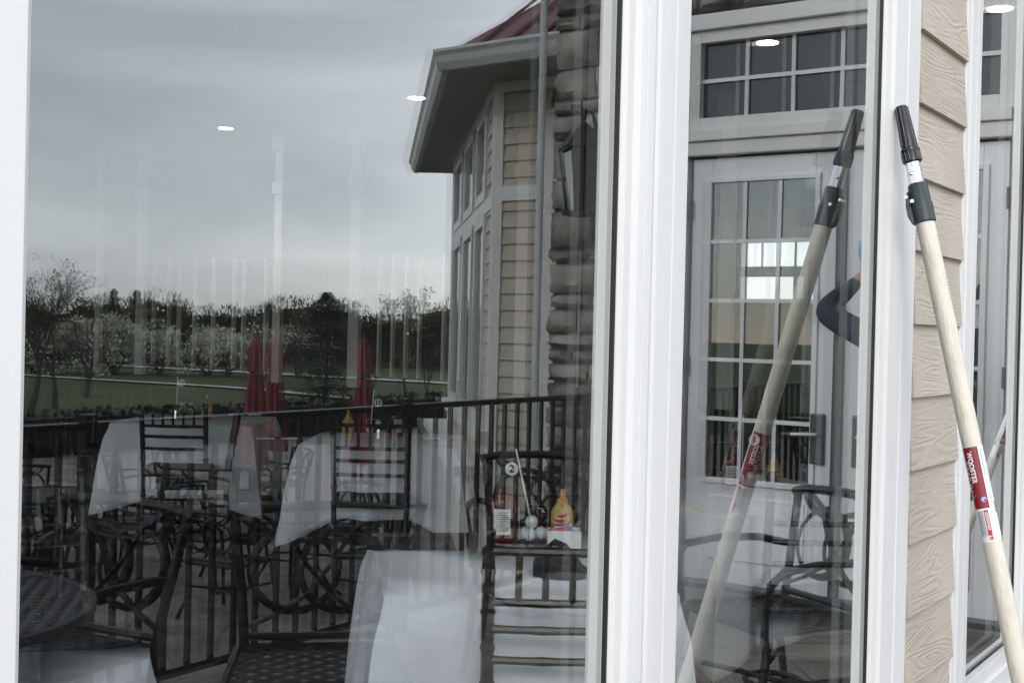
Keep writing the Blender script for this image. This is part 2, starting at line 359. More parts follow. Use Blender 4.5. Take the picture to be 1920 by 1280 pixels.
# white trim on the interior wall: pilasters with capitals and tall glazed doors between them
iw = empty('wall_panelling', (9, 6, 0), 0, 'white pilasters and tall white window grids lining the far dining room wall', 'panelling')
def Y9(y): return (y+.7)*9/9.5-.7-6
for y, w in ((11.573, .10), (10.82, .16), (8.66, .14), (7.6, .17), (5.6, .16), (3.6, .16)):
    c = Y9(y); w *= .75; p = MB().box((-.07, c-w/2, 0), (-.003, c+w/2, ZC-.003)).box((-.095, c-w/2-.03, ZC-.16), (-.001, c+w/2+.03, ZC-.005))
    p.box((-.09, c-w/2-.02, 2.72), (-.002, c+w/2+.02, 2.84)).box((-.085, c-w/2-.015, .001), (-.002, c+w/2+.015, .2))
    p.build('pilaster', PTRIM, iw, bevel=.008)
for (ya, yb, bars) in ((10.65, 8.85, (10.62, 10.365, 10.2, 9.946, 9.65, 9.33, 9.182, 8.85)), (7.45, 5.8, (7.292, 7.12, 6.956, 6.79, 6.5, 6.3)), (5.4, 3.8, (5.0, 4.6, 4.2))):
    for y in bars:
        for (z0, z1) in ((.97, 2.1),): MB().box((-.045, Y9(y)-.012, z0+.001), (-.003, Y9(y)+.012, z1-.001)).build('batten', PTRIM, iw)
# wainscot dark
tag(MB().box((8.9, .17, 0), (8.999, 12.8, .86)).build('dado_panelling', CUSH), 'dark low panelling along the foot of the far dining room wall', 'panelling')

# ================================================================== CLUBHOUSE
club = empty('clubhouse', (2.4, 0, 0), 0, 'beige sided clubhouse with white framed windows, grey stone corner and red metal roof', 'building')
OFF = Vector((-2.4, 0, 0))
def B(mb, name, m, parent=club, **k):
    mb.v = [(x-2.4, y, z) for x, y, z in mb.v] if parent is club or k.pop('abs', False) else mb.v
    return mb.build(name, m, parent, **k)
def Bs(mb, name, m, parent, **k):     # sub-part: parents under club sit at its origin, so the same shift applies
    mb.v = [(x-2.4, y, z) for x, y, z in mb.v]; return mb.build(name, m, parent, **k)

ZS, ZH = .70, 2.45          # glass bottom / head
def plane_pts(P0, d, n, s, out, z):
    return (P0[0]+d[0]*s+n[0]*out, P0[1]+d[1]*s+n[1]*out, z)
def laps(mb, P0, d, n, s0, s1, z0, z1, ex=.1343, off=.922, proud=.010, base=0):
    k = floor((z0-off)/ex); z = off+k*ex
    while z < z1-.002:
        a, b = max(z, z0), min(z+ex, z1)
        if b-a > .003:
            o = base+proud
            pa = [plane_pts(P0, d, n, s0, o, a), plane_pts(P0, d, n, s1, o, a), plane_pts(P0, d, n, s1, base+.0015, b+.006 if b < z1 else b), plane_pts(P0, d, n, s0, base+.0015, b+.006 if b < z1 else b)]
            pb = [plane_pts(P0, d, n, s0, base-.012, a), plane_pts(P0, d, n, s1, base-.012, a), plane_pts(P0, d, n, s1, base-.012, b), plane_pts(P0, d, n, s0, base-.012, b)]
            mb.add(pa+pb, [(0, 1, 2, 3), (4, 7, 6, 5), (0, 4, 5, 1), (2, 6, 7, 3), (0, 3, 7, 4), (1, 5, 6, 2)])
        z += ex
SX = (1, 0); NY = (0, -1)
# near facade: siding strip between the second and third window
mb = MB(); laps(mb, (0, 0), SX, NY, 2.304, 2.622, 0, ZH+.9, base=.016, proud=.0125)
for a, b in ((-3.2, -2.1), (3.40, 6.5)): m_s = MB(); laps(m_s, (0, 0), SX, NY, a, b, 0, ZH+.9, base=.016, proud=.0125); B(m_s, 'siding', SIDING)
for a, b in ((.24, 2.304), (2.622, 3.40)):
    laps(mb, (0, 0), SX, NY, a+.002, b-.002, 0, .50, base=.016, proud=.0125); laps(mb, (0, 0), SX, NY, a+.002, b-.002, ZH+.16, ZH+.9, base=.016, proud=.0125)
B(mb, 'siding', SIDING)
B(MB().box((-4, -.002, 0), (-2.1, .035, ZC+.05)), 'wall', WALLIN)
mb = MB()
for a, b in ((2.30, 2.62), (3.40, 6.6)): mb.box((a, -.002, 0), (b, .035, ZC+.05))
for a, b in ((.22, 2.30), (2.62, 3.40)): mb.box((a, -.001, 0), (b, .034, ZS-.08)).box((a, -.001, ZH+.06), (b, .034, ZC+.049))
B(mb, 'wall', WALLIN)
mb = MB().box((-4.1, -.02, ZC+.06), (6.6, 12.9, ZC+.5)); B(mb, 'roof', REDROOF)
# frames: extruded vinyl profiles
def frame_profile(xg, xo, proud=.0245):
    # xg glass-side edge, xo outer edge; stepped sash profile
    s = 1 if xo > xg else -1; w = abs(xo-xg)
    P = [(0, .0235), (0, -.006), (.004, -.012), (.006, -.019), (.012, -proud), (w*.50, -proud-.0008), (w*.51, -proud+.0012), (w*.53, -proud+.0012), (w*.54, -proud-.0012), (w-.006, -proud-.0015), (w, -proud), (w, .0235)]
    return [(xg+s*x, y) for x, y in (P if s > 0 else P)][::s]
def window(x0, x1, label=None, casl=.08, casr=.08, z0=ZS, z1=ZH, tilt=.10):
    fr = MB()
    fr.prism(frame_profile(x0, x0-casl), z0-.09, z1+.09); fr.prism(frame_profile(x1, x1+casr), z0-.09, z1+.09)
    # head and sill rails
    fr.box((x0-.001, -.022, z1), (x1+.001, .023, z1+.088)); fr.box((x0-.001, -.020, z0-.034), (x1+.001, .023, z0-.001)); fr.box((x0-.001, -.027, z0-.088), (x1+.001, .022, z0-.034))
    f = B(fr, 'window', VINYL, bevel=.0025)
    if label: f['label'] = label
    sl = MB().box((x0-casl+.002, -.050, z0-.15), (x1+casr-.002, .02, z0-.092)); sl.box((x0-casl+.004, -.036, z0-.26), (x1+casr-.004, -.002, z0-.152))
    Bs(sl, 'sill', TRIM, f, bevel=.003)
    g = MB()
    for a, b in ((x0, x0+.0025), (x1-.0025, x1)): g.box((a, -.005, z0), (b, .0005, z1))
    g.box((x0+.002, -.0045, z0), (x1-.002, .0, z0+.003)).box((x0+.002, -.0045, z1-.003), (x1-.002, .0, z1))
    Bs(g, 'gasket', GASK, f)
    for i, (y, tz) in enumerate(((.001, 0), (.019, tilt))):
        xa, xb = x0+.004, x1-.004; t = radians(tz); dx = (xb-xa)/2*sin(t); p = MB()
        p.add([(xa, y-dx, z0+.003), (xb, y+dx, z0+.003), (xb, y+dx, z1-.003), (xa, y-dx, z1-.003)], [(0, 1, 2, 3)], 0)
        p.add([(xa, y-dx+.004, z0+.003), (xb, y+dx+.004, z0+.003), (xb, y+dx+.004, z1-.003), (xa, y-dx+.004, z1-.003)], [(3, 2, 1, 0)], 1)
        o = len(p.v)-8; p.f += [(0, 4, 5, 1), (1, 5, 6, 2), (2, 6, 7, 3), (3, 7, 4, 0)]; p.mi += [1]*4
        Bs(p, 'glass_pane', [(GLASS, GLASS2)[i], CLEAR], f)
    return f
window(.477, 1.232, 'large picture window reflecting the grey sky, terrace railing and bay', .20, .0475)
window(1.378, 2.145, 'narrow window reflecting the white door and transom', .096, .155)
window(2.752, 3.262, 'third window behind the pole, past the beige siding', .10, .10)
window(-.86, .14, z0=.12, z1=2.75); window(-2.02, -1.02, z0=.12, z1=2.75)  # unseen windows, added and made tall to let daylight into the dining room
mb = MB().box((1.2800, -.020, ZS-.26), (1.2812, .02, ZH+.09)); B(mb, 'mullion_joint', GASK)
mb = MB().box((2.700-.077, -.024, 0), (2.6515, -.001, ZH+.9)); B(mb, 'trim_board', TRIM, bevel=.002)
B(MB().box((2.23, -.031, 0), (2.303, -.002, .43)), 'trim_board', TRIM)

# ---------------- stone wall with door, reflected: plane x = 6.6, y from -3.45 to 0
XS = 6.6
def stones(mb, origin, d, n, length, z0, z1, holes=(), deep=.085, corner=False):
    z = z0; rnd = random.Random(5+int(length*10))
    while z < z1:
        h = rnd.choice((.09, .12, .15, .19, .24)); h = min(h, z1-z) if z1-z > .07 else .08
        s = -.03 if corner else 0
        while s < length:
            w = rnd.uniform(.17, .42); e = min(s+w, length)
            if not any(s < hb and e > ha and z < hd and z+h > hc for ha, hb, hc, hd in holes):
                g = .011; a, b, c, t = s+g, e-g, z+g, z+h-g; q = rnd.uniform(.45, 1.15)*deep
                if b-a > .03:
                    nu, nv = 6, 5; vs = []
                    for j in range(nv):
                        for i in range(nu):
                            u, v = i/(nu-1), j/(nv-1)
                            edge = min(1, 5*min(u, 1-u))**.4 * min(1, 4*min(v, 1-v))**.4
                            o = q*(.35+.65*edge) + rnd.uniform(-.016, .016)
                            ss = a+(b-a)*u + (rnd.uniform(-.007, .007)); zz = c+(t-c)*v+rnd.uniform(-.006, .006)
                            vs.append((origin[0]+d[0]*ss+n[0]*o, origin[1]+d[1]*ss+n[1]*o, zz))
                    for (ss, zz) in ((a, c), (b, c), (b, t), (a, t)): vs.append((origin[0]+d[0]*ss, origin[1]+d[1]*ss, zz))
                    fs = [(j*nu+i, j*nu+i+1, (j+1)*nu+i+1, (j+1)*nu+i) for j in range(nv-1) for i in range(nu-1)]
                    o = nu*nv
                    fs += [tuple([o+1, o]+list(range(nu))), tuple([o+3, o+2]+[(nv-1)*nu+i for i in range(nu-1, -1, -1)]),
                           tuple([o, o+3]+[j*nu for j in range(nv-1, -1, -1)]), tuple([o+2, o+1]+[j*nu+nu-1 for j in range(nv)])]
                    mb.add(vs, fs)
            s = e
        z += h
# door opening (frame) y from -2.60 to -.70, z 0..3.22
mb = MB(); stones(mb, (XS, -3.45), (0, 1), (-1, 0), 3.45, -.0, 5.2, holes=((.85, 2.77, -.1, 3.24),), corner=True)
stones(mb, (XS, -3.45), (1, 0), (0, -1), 1.75, -.9, 5.2, corner=False)
B(mb, 'stone_cladding', STONE, smooth=True, ang=60)
mb = MB().box((XS, -3.44, -.9), (XS+.2, -2.61, 5.2)).box((XS+.001, -.70, -.9), (XS+.2, -.001, 5.2)).box((XS+.002, -2.61, 3.23), (XS+.2, -.70, 5.2)).box((XS+.2, -3.43, -.9), (8.4, -3.3, 5.2))
B(mb, 'stone_wall', MORTAR)
# door surround + transom
mb = MB()
mb.box((XS-.06, -2.64, 0), (XS+.10, -2.545, 3.20)).box((XS-.06, -.755, 0), (XS+.10, -.66, 3.20)).box((XS-.075, -2.68, 3.17), (XS+.10, -.62, 3.26))
mb.box((XS-.055, -2.544, 2.455), (XS+.10, -.756, 2.535)).box((XS-.075, -2.544, 2.536), (XS+.10, -.756, 2.60))
B(mb, 'door_casing', TRIM, bevel=.006)
tr = MB(); y0, y1, z0, z1 = -2.543, -.757, 2.602, 3.168; w = .068
tr.box((XS-.045, y0, z0), (XS+.05, y0+w, z1)).box((XS-.045, y1-w, z0), (XS+.05, y1, z1)).box((XS-.045, y0+w, z0), (XS+.05, y1-w, z0+w)).box((XS-.045, y0+w, z1-w), (XS+.05, y1-w, z1))
tf = B(tr, 'transom_window', VINYL, bevel=.004)
g = MB(); c, d_ = z0+w, z1-w
for k in range(1, 6): yy = y0+w+(y1-y0-2*w)*k/6; g.box((XS-.012, yy-.011, c), (XS+.004, yy+.011, d_))
g.box((XS-.014, y0+w, (c+d_)/2-.011), (XS+.006, y1-w, (c+d_)/2+.011)); Bs(g, 'muntin', VINYL, tf)
Bs(MB().box((XS+.008, y0+w, c), (XS+.012, y1-w, d_)), 'pane', DARKGL, tf)
# two door leaves
def leaf(ya, yb, handle_at, left):
    lf = MB(); x0, x1 = XS-.01, XS+.035
    st = .125; gz0, gz1 = .62, 2.30; ga, gb = ya+st, yb-st
    lf.box((x0, ya, .02), (x1, ga, 2.44)).box((x0, gb, .02), (x1, yb, 2.44)).box((x0, ga, .02), (x1, gb, gz0)).box((x0, ga, gz1), (x1, gb, 2.44))
    # raised moulding round the lite and a raised bottom panel
    m_ = .03
    for a in ((ga-m_, gz0-m_, ga, gz1+m_), (gb, gz0-m_, gb+m_, gz1+m_), (ga, gz0-m_, gb, gz0), (ga, gz1, gb, gz1+m_)):
        lf.box((x0-.014, a[0], a[1]), (x0+.001, a[2], a[3]))
    lf.box((x0-.010, ga+.02, .16), (x0+.002, gb-.02, gz0-.10))
    L_ = B(lf, 'door', DOORW, bevel=.004)
    mu_ = MB()
    for k in (1, 2): y = ga+(gb-ga)*k/3; mu_.box((x0-.006, y-.011, gz0), (x0+.004, y+.011, gz1))
    for k in range(1, 5): z = gz0+(gz1-gz0)*k/5; mu_.box((x0-.008, ga, z-.011), (x0+.006, gb, z+.011))
    Bs(mu_, 'muntin', DOORW, L_)
    Bs(MB().box((x0+.007, ga, gz0), (x0+.011, gb, gz1)), 'pane', GLASS, L_)
    hy = handle_at
    Bs(MB().box((x0-.018, hy-.042, .74), (x0-.0005, hy+.042, 1.02)), 'handle_plate', HANDLE, L_, bevel=.008)
    dr = -1 if left else 1
    Bs(MB().tube([(x0-.015, hy, .905), (x0-.052, hy, .905), (x0-.06, hy+dr*.02, .905), (x0-.058, hy+dr*.13, .90)], [.011, .011, .011, .009], 10), 'handle', LEVER, L_, smooth=True)
    for z in (.3, 1.25, 2.15):
        hg = MB(); hg.tube([(x0-.012, (ya if left else yb), z-.055), (x0-.012, (ya if left else yb), z+.055)], .009, 8)
        Bs(hg, 'hinge', HANDLE, L_)
    return L_
leaf(-2.52, -1.655, -1.735, True)
leaf(-1.60, -.775, -1.50, False)
B(MB().box((XS-.03, -1.654, .02), (XS+.04, -1.601, 2.44)), 'astragal', HANDLE)
B(MB().box((XS-.12, -2.62, .001), (XS+.12, -.68, .03)), 'threshold', HANDLE, bevel=.004)

# downspout with elbows at the stone corner
B(MB().tube([(XS-.10, -3.95, 4.6), (XS-.10, -3.92, 4.30), (XS-.10, -3.84, 4.05), (XS-.09, -3.70, 3.93), (XS-.08, -3.58, 3.88), (XS-.07, -3.535, 3.78), (XS-.07, -3.535, -.85)], [.05, .05, .05, .05, .042, .024, .022], 12), 'downspout', GUTTER, smooth=True)

# ---------------- bay wing: plane x = 8.4 and the long facet running away at 40.7 degrees
XW = 8.4; A45 = radians(40.7); fd = (cos(A45), -sin(A45)); fn = (-sin(A45), -cos(A45))
P0 = (XW, -5.18)
mb = MB()
laps(mb, (XW, -5.17), (0, 1), (-1, 0), .07, .52, -.9, 2.48, base=.0, proud=.022); laps(mb, (XW, -5.17), (0, 1), (-1, 0), .07, .52, 2.60, 3.36, proud=.022)
for a, b in ((.10, .62), (1.62, 1.88), (3.1, 3.35), (4.62, 4.86)): laps(mb, P0, fd, fn, a, b, .60, 3.36, proud=.022)
laps(mb, P0, fd, fn, .10, 4.86, -.9, -.10, proud=.022)
laps(mb, P0, fd, fn, .10, 4.86, .32, .50, proud=.022)
laps(mb, (XW, -5.17), (0, 1), (-1, 0), .52, 1.72, -.9, 3.36, base=-.05, proud=.022)
B(mb, 'siding', SIDING)
def fbox(mb, s0, s1, o0, o1, z0, z1):
    pts = [plane_pts(P0, fd, fn, s, o, z) for z in (z0, z1) for s, o in ((s0, o0), (s1, o0), (s1, o1), (s0, o1))]
    mb.add(pts, [(0, 1, 2, 3), (4, 7, 6, 5), (0, 4, 5, 1), (1, 5, 6, 2), (2, 6, 7, 3), (3, 7, 4, 0)])
mb = MB()
mb.box((XW-.03, -5.19, -.9), (XW+.02, -5.10, 3.42)).box((XW-.028, -5.10, 2.48), (XW+.02, -3.46, 2.60)).box((XW-.034, -5.20, 3.36), (XW+.02, -3.46, 3.56))
fbox(mb, 0, .10, -.02, .03, -.9, 3.42); fbox(mb, 4.86, 4.98, -.02, .03, -.9, 3.42); fbox(mb, -.02, 4.98, -.02, .034, 3.36, 3.56)
fbox(mb, .10, 4.86, -.02, .028, 2.44, 2.56); fbox(mb, -.04, 5.0, -.02, .10, .50, .60); fbox(mb, -.06, 5.3, -.02, .30, .24, .32); fbox(mb, -.05, 5.2, -.02, .16, -.04, .2395)
mb.box((XW-.03, -4.70, -.0), (XW+.02, -4.60, 3.19)).box((XW-.031, -4.60, 3.10), (XW+.02, -3.46, 3.2))
B(mb, 'trim_board', TRIM)
def bay_window(s0, s1, z0, z1, bars=False):
    fr = MB(); w = .09
    fbox(fr, s0, s0+w, -.01, .04, z0, z1); fbox(fr, s1-w, s1, -.01, .04, z0, z1); fbox(fr, s0+w, s1-w, -.01, .04, z0, z0+w); fbox(fr, s0+w, s1-w, -.01, .04, z1-w, z1)
    f = B(fr, 'window', VINYL)
    p = MB(); fbox(p, s0+w, s1-w, -.015, .008, z0+w, z1-w); Bs(p, 'pane', WINGGL, f)
for a, b in ((.62, 1.62), (1.88, 3.1), (3.35, 4.62)):
    bay_window(a+.003, b-.003, .61, 2.435); bay_window(a+.003, b-.003, 2.565, 3.355)
wf = MB(); wf.box((XW-.028, -4.595, .03), (XW+.018, -3.47, .12)); wf.box((XW-.028, -4.595, 3.02), (XW+.018, -3.47, 3.095)).box((XW-.029, -4.597, .03), (XW+.017, -4.56, 3.095))
wo_ = B(wf, 'window', VINYL); Bs(MB().box((XW-.012, -4.595, .12), (XW+.01, -3.47, 3.02)), 'pane', WINGGL, wo_)
# wing body (so it is solid from any side)
mb = MB(); e1 = plane_pts(P0, fd, fn, 4.98, -.02, 0)
mb.prism([(XW+.02, -3.40), (XW+.02, -5.17), (P0[0]+.02, P0[1]+.01), (e1[0], e1[1]), (e1[0]+.12, e1[1]+.05), (XW+.16, -5.1), (XW+.16, -3.40)], -.9, 3.43)
mb.box((e1[0]+.02, e1[1]+.03, -.9), (e1[0]+4, e1[1]+.15, 3.43))
B(mb, 'wing_wall', WALLIN)
# eaves: soffit, fascia gutters and hipped red roof
EC = (7.78, -5.22); EN = (7.70, -3.5); EF = (12.7, -9.42)
ze = 3.48
mb = MB(); mb.add([(EN[0], EN[1], ze-.04), (EC[0], EC[1], ze-.04), (EF[0], EF[1], ze-.04), (e1[0]+1.2, e1[1]+.0, ze-.04), (XW+.3, -5.1, ze-.04), (XW+.3, -3.5, ze-.04)], [(0, 1, 2, 3, 4, 5)])
mb.add([(EN[0], EN[1], ze-.02), (EC[0], EC[1], ze-.02), (EF[0], EF[1], ze-.02), (e1[0]+1.2, e1[1]+.0, ze-.02), (XW+.3, -5.1, ze-.02), (XW+.3, -3.5, ze-.02)], [(5, 4, 3, 2, 1, 0)])
B(mb, 'soffit', SOFFIT)
def gutter(mb, a, b):
    a = Vector((*a, 0)); b = Vector((*b, 0)); d = (b-a).normalized(); n = Vector((d.y, -d.x, 0))
    if n.dot(Vector((-1, -1, 0))) < 0: n = -n
    prof = [(0, -.15), (.05, -.15), (.085, -.10), (.10, -.05), (.125, -.02), (.125, 0), (.115, 0), (.09, -.03), (0, -.03)]
    vs = []
    for p in (a, b):
        for (o, z) in prof: q = p+n*o; vs.append((q.x, q.y, ze+.10+z))
    k = len(prof); mb.add(vs, [tuple(range(k)), tuple(range(2*k-1, k-1, -1))] + [(i, k+i, k+(i+1) % k, (i+1) % k) for i in range(k)])
mb = MB(); gutter(mb, EN, (EC[0], EC[1]-.06)); gutter(mb, EC, EF); B(mb, 'gutter', GUTTER)
rf = MB(); s = .62
hp = (EC[0]+.909*3.2, EC[1]+.417*3.2, ze+.1+s*3.2)
R0 = [(EN[0], -3.5, ze+.1), (EC[0], EC[1], ze+.1), hp, (hp[0], -3.5, hp[2])]
rf.add(R0, [(0, 1, 2, 3)])
hq = (hp[0]+fd[0]*5.5, hp[1]+fd[1]*5.5, hp[2])
rf.add([(EC[0], EC[1], ze+.1), (EF[0], EF[1], ze+.1), hq, hp], [(0, 1, 2, 3)])
rf.add([(EN[0], -3.5, ze+.05), (EC[0], EC[1], ze+.05), (EF[0], EF[1], ze+.05), (hq[0], hq[1], ze+.05), (hp[0], -3.5, ze+.05)], [(4, 3, 2, 1, 0)])
# standing seams
for k in range(1, 6):
    t = k/6; a = Vector(R0[1]).lerp(Vector(R0[0]), t); rf.tube([a+Vector((0, 0, .015)), a+Vector((2.0, 0, 1.36))+Vector((0, 0, .015))], .014, 4)
for k in range(1, 15):
    a = Vector((*EC, ze+.1)).lerp(Vector((*EF, ze+.1)), k/15); b = Vector(hp).lerp(Vector(hq), k/15); rf.tube([a+Vector((0, 0, .015)), b+Vector((0, 0, .015))], .014, 4)
B(rf, 'roof', REDROOF)

# wall lantern on the stone
ln = empty('wall_lantern', (XS-.17, -3.10, 2.33), 0, 'black carriage lantern fixed on the grey stone wall beside the door', 'lantern')
MB().box((.03, -.05, -.12), (.06, .05, .32)).build('back_plate', BRASS, ln, bevel=.006)
MB().tube([(.05, 0, .28), (-.02, 0, .40), (-.10, 0, .40), (-.12, 0, .34)], .012, 8).build('bracket', BRASS, ln)
MB().lathe([(.16, .16), (.17, .18), (.12, .24), (.06, .29), (.015, .33)], (-.12, 0, 0), 4).build('roof', BRASS, ln)
cg = MB()
for sx_ in (-1, 1):
    for sy_ in (-1, 1): cg.tube([(-.12+sx_*.10, sy_*.10, .16), (-.12+sx_*.065, sy_*.065, -.20)], .009, 6)
cg.box((-.20, -.08, -.22), (-.04, .08, -.195)); cg.build('cage', BRASS, ln)
MB().lathe([(.085, -.19), (.13, .155)], (-.12, 0, 0), 4).build('glass', DARKGL, ln)

# ================================================================== RAILING on the terrace edge
YR = -3.0
rl = empty('terrace_railing', (0, YR, 0), 0, 'black metal railing with square balusters along the terrace edge', 'railing')
MB().box((-8, -.026, 1.045), (6.42, .026, 1.072)).build('top_rail', RAIL, rl, bevel=.006)
MB().box((-8, -.018, .09), (6.42, .018, .125)).build('bottom_rail', RAIL, rl)
for k in range(78):
    x = 6.36-k*.118
    if x < -2.7: break
    big = k % 15 == 0
    h_ = .024 if big else .0095
    o = MB().box((x-h_, -h_, 0 if big else .1255), (x+h_, h_, 1.10 if big else 1.0445)).build('post' if big else 'baluster', RAIL, rl)

# ================================================================== PATIO FURNITURE
def arc(cx, cz, rx, rz, a0, a1, y=0, n=14):
    return [(cx+rx*cos(radians(a0+(a1-a0)*k/n)), y, cz+rz*sin(radians(a0+(a1-a0)*k/n))) for k in range(n+1)]
def make_patio_chair():
    t = empty('patio_chair'); lean = radians(12)
    def bk(p): x, _, z = p; return (x, -.22-(z-.43)*sin(lean), .43+(z-.43)*cos(lean)*.93)
    R = .0130
    f = MB().tube([bk(p) for p in [(-.22, 0, .43), (-.235, 0, .62), (-.265, 0, .88)]], R*1.25, 8)
    f.tube([bk(p) for p in [(.22, 0, .43), (.235, 0, .62), (.265, 0, .88)]], R*1.25, 8)
    f.tube([bk(p) for p in [(-.285, 0, .875), (-.2, 0, .895), (-.1, 0, .90), (0, 0, .905), (.1, 0, .90), (.2, 0, .895), (.285, 0, .875)]], R*1.35, 8)
    f.build('back_frame', IRON, t, smooth=True)
    l = MB(); q = (1.25, .55)
    for cx in (-.075, .075):
        l.tube([bk(p) for p in arc(cx, .69, .135, .135, 0, 360, n=28)], R, 6, flat=q)
    for sx_ in (-1, 1):
        l.tube([bk(p) for p in [(sx_*.225, 0, .50), (sx_*.14, 0, .54), (sx_*.05, 0, .60), (-sx_*.04, 0, .71), (-sx_*.10, 0, .82), (-sx_*.20, 0, .885)]], R, 6, flat=q)
    l.tube([bk(p) for p in [(-.22, 0, .475), (0, 0, .475), (.22, 0, .475)]], R, 6)
    l.tube([bk(p) for p in arc(0, .885, .21, .10, 180, 360)], R*.9, 6, flat=q)
    l.build('back_lattice', IRON, t, smooth=True)
    s_ = MB(); hw, hd = .24, .225
    s_.tube([(-hw, -hd, .435), (hw, -hd, .435), (hw+.015, hd, .44), (-hw-.015, hd, .44), (-hw, -hd, .435)], R*1.2, 8)
    for sgn in (-1, 1):
        for k in range(-6, 7):
            c = k*.075; pts = []
            # diagonal strips clipped to the seat
            a = max(-hw, (-hd-c) if sgn > 0 else (c-hd)); b = min(hw, (hd-c) if sgn > 0 else (c+hd))
            if b-a > .04: s_.tube([(a, sgn*a+c if sgn > 0 else -a+c, .438), (b, sgn*b+c if sgn > 0 else -b+c, .438)], .017, 4, flat=(1, .28) )
    s_.build('seat', IRON, t)
    for sx_ in (-1, 1):
        MB().tube([bk((sx_*.235, 0, .66)), (sx_*.285, -.15, .665), (sx_*.295, .05, .67), (sx_*.29, .19, .655), (sx_*.275, .235, .61), (sx_*.26, .235, .52), (sx_*.25, .22, .44)], R*1.15, 8).build('armrest', IRON, t, smooth=True)
        MB().tube([(sx_*.24, .21, .43), (sx_*.245, .235, .28), (sx_*.26, .255, .13), (sx_*.28, .30, .0)], [R*1.2, R*1.2, R*1.1, R*1.3], 8).build('leg', IRON, t, smooth=True)
        MB().tube([(sx_*.225, -.22, .43), (sx_*.23, -.215, .28), (sx_*.245, -.25, .13), (sx_*.265, -.32, .0)], [R*1.2, R*1.2, R*1.1, R*1.3], 8).build('leg', IRON, t, smooth=True)
    b = MB()
    for sx_ in (-1, 1):
        b.tube([(sx_*.242, .235, .25), (sx_*.12, .06, .215), (0, 0, .205), (sx_*.12, -.06, .215), (sx_*.232, -.22, .25)], R*.8, 6)
    b.tube(arc(0, 0, .10, .10, 0, 360, n=20) if 0 else [(.10*cos(k*pi/10), .10*sin(k*pi/10), .205) for k in range(21)], R*.8, 6)
    b.build('stretcher', IRON, t, smooth=True)
    return t
PC = make_patio_chair(); pc_used = [False]
def patio_chair(x, y, rz, label, group=None, z=0):
    o = PC if not pc_used[0] else copy_tree(PC); pc_used[0] = True
    o.location = (x, y, z); o.rotation_euler = (0, 0, rz); o['label'] = label; o['category'] = 'patio chair'
    if group: o['group'] = group
    elif 'group' in o: del o['group']
    return o
def make_mesh_table(r=.55):
    t = empty('mesh_table'); m = MB()
    m.tube([(r*cos(k*pi/20), r*sin(k*pi/20), .71) for k in range(41)], .014, 8)
    n = int(r/.035)
    for sg in (-1, 1):
        for k in range(-n, n+1):
            c = k*.035*1.1; h_ = r*r-c*c
            if h_ > .002:
                h_ = sqrt(h_); d = Vector((1, sg)).normalized(); e_ = Vector((-d.y, d.x)); a = e_*c-d*h_; b = e_*c+d*h_
                m.tube([(a.x, a.y, .712), (b.x, b.y, .712)], .011, 4, flat=(1, .3))
    m.build('tabletop', IRON, t)
    for k in range(4):
        a = pi/4+k*pi/2; c, s_ = cos(a), sin(a)
        MB().tube([(c*.38, s_*.38, .70), (c*.22, s_*.22, .52), (c*.20, s_*.20, .30), (c*.32, s_*.32, .10), (c*.44, s_*.44, 0)], .014, 8).build('leg', IRON, t, smooth=True)
    MB().tube([(.2*cos(k*pi/10), .2*sin(k*pi/10), .34) for k in range(21)], .01, 6).build('leg_ring', IRON, t)
    return t
TB = make_mesh_table(); tb_used = [False]
def mesh_table(x, y, z, label, group=None):
    o = TB if not tb_used[0] else copy_tree(TB); tb_used[0] = True
    o.location = (x, y, z); o['label'] = label; o['category'] = 'patio table'
    if group: o['group'] = group
    elif 'group' in o: del o['group']
# a chair faces +y locally; rotation turns it
def face(dx, dy): return atan2(dy, dx)-pi/2
mesh_table(1.62, -2.30, 0, 'round black mesh table on the terrace, nearest the window, at lower left')
patio_chair(2.30, -2.50, face(-1, .12), 'iron terrace chair at the nearest round mesh table, lower left')
CA = patio_chair(2.72, -1.80, face(-.73, .68), 'iron terrace chair with interlaced circle back seen square on, left of the white cloth')
patio_chair(4.60, -2.26, face(-.8, .45), 'iron terrace chair with crossed back before the railing by the stone corner')
patio_chair(4.24, -1.01, face(-.97, -.55), 'iron chair with diamond pierced seat standing before the white door')
for ch in kids(CA):
    if ch.name.startswith('armrest'): bpy.data.objects.remove(ch)
G = 'patio chairs round the mesh tables on the lower patio'
k = 0
side = ('near the far left', 'in the middle left', 'left of the cloth covered table', 'behind the umbrellas', 'nearest the bay wing', 'by the hedge')
for i, (x, y) in enumerate(((7.2, -9.3), (4.6, -7.6), (7.9, -6.9), (10.0, -10.2), (6.2, -12.6))):
    mesh_table(x, y, -.9, 'round black mesh table on the lower patio, ' + side[i], 'mesh tables on the lower patio')
    for j in range(4):
        a = .4+i*.5+j*pi/2; q = ('right', 'far', 'left', 'near')[j]
        patio_chair(x+.85*cos(a), y+.85*sin(a), face(-cos(a), -sin(a)), 'lower iron patio chair, %s side of the table %s' % (q, side[i]), G, -.9)

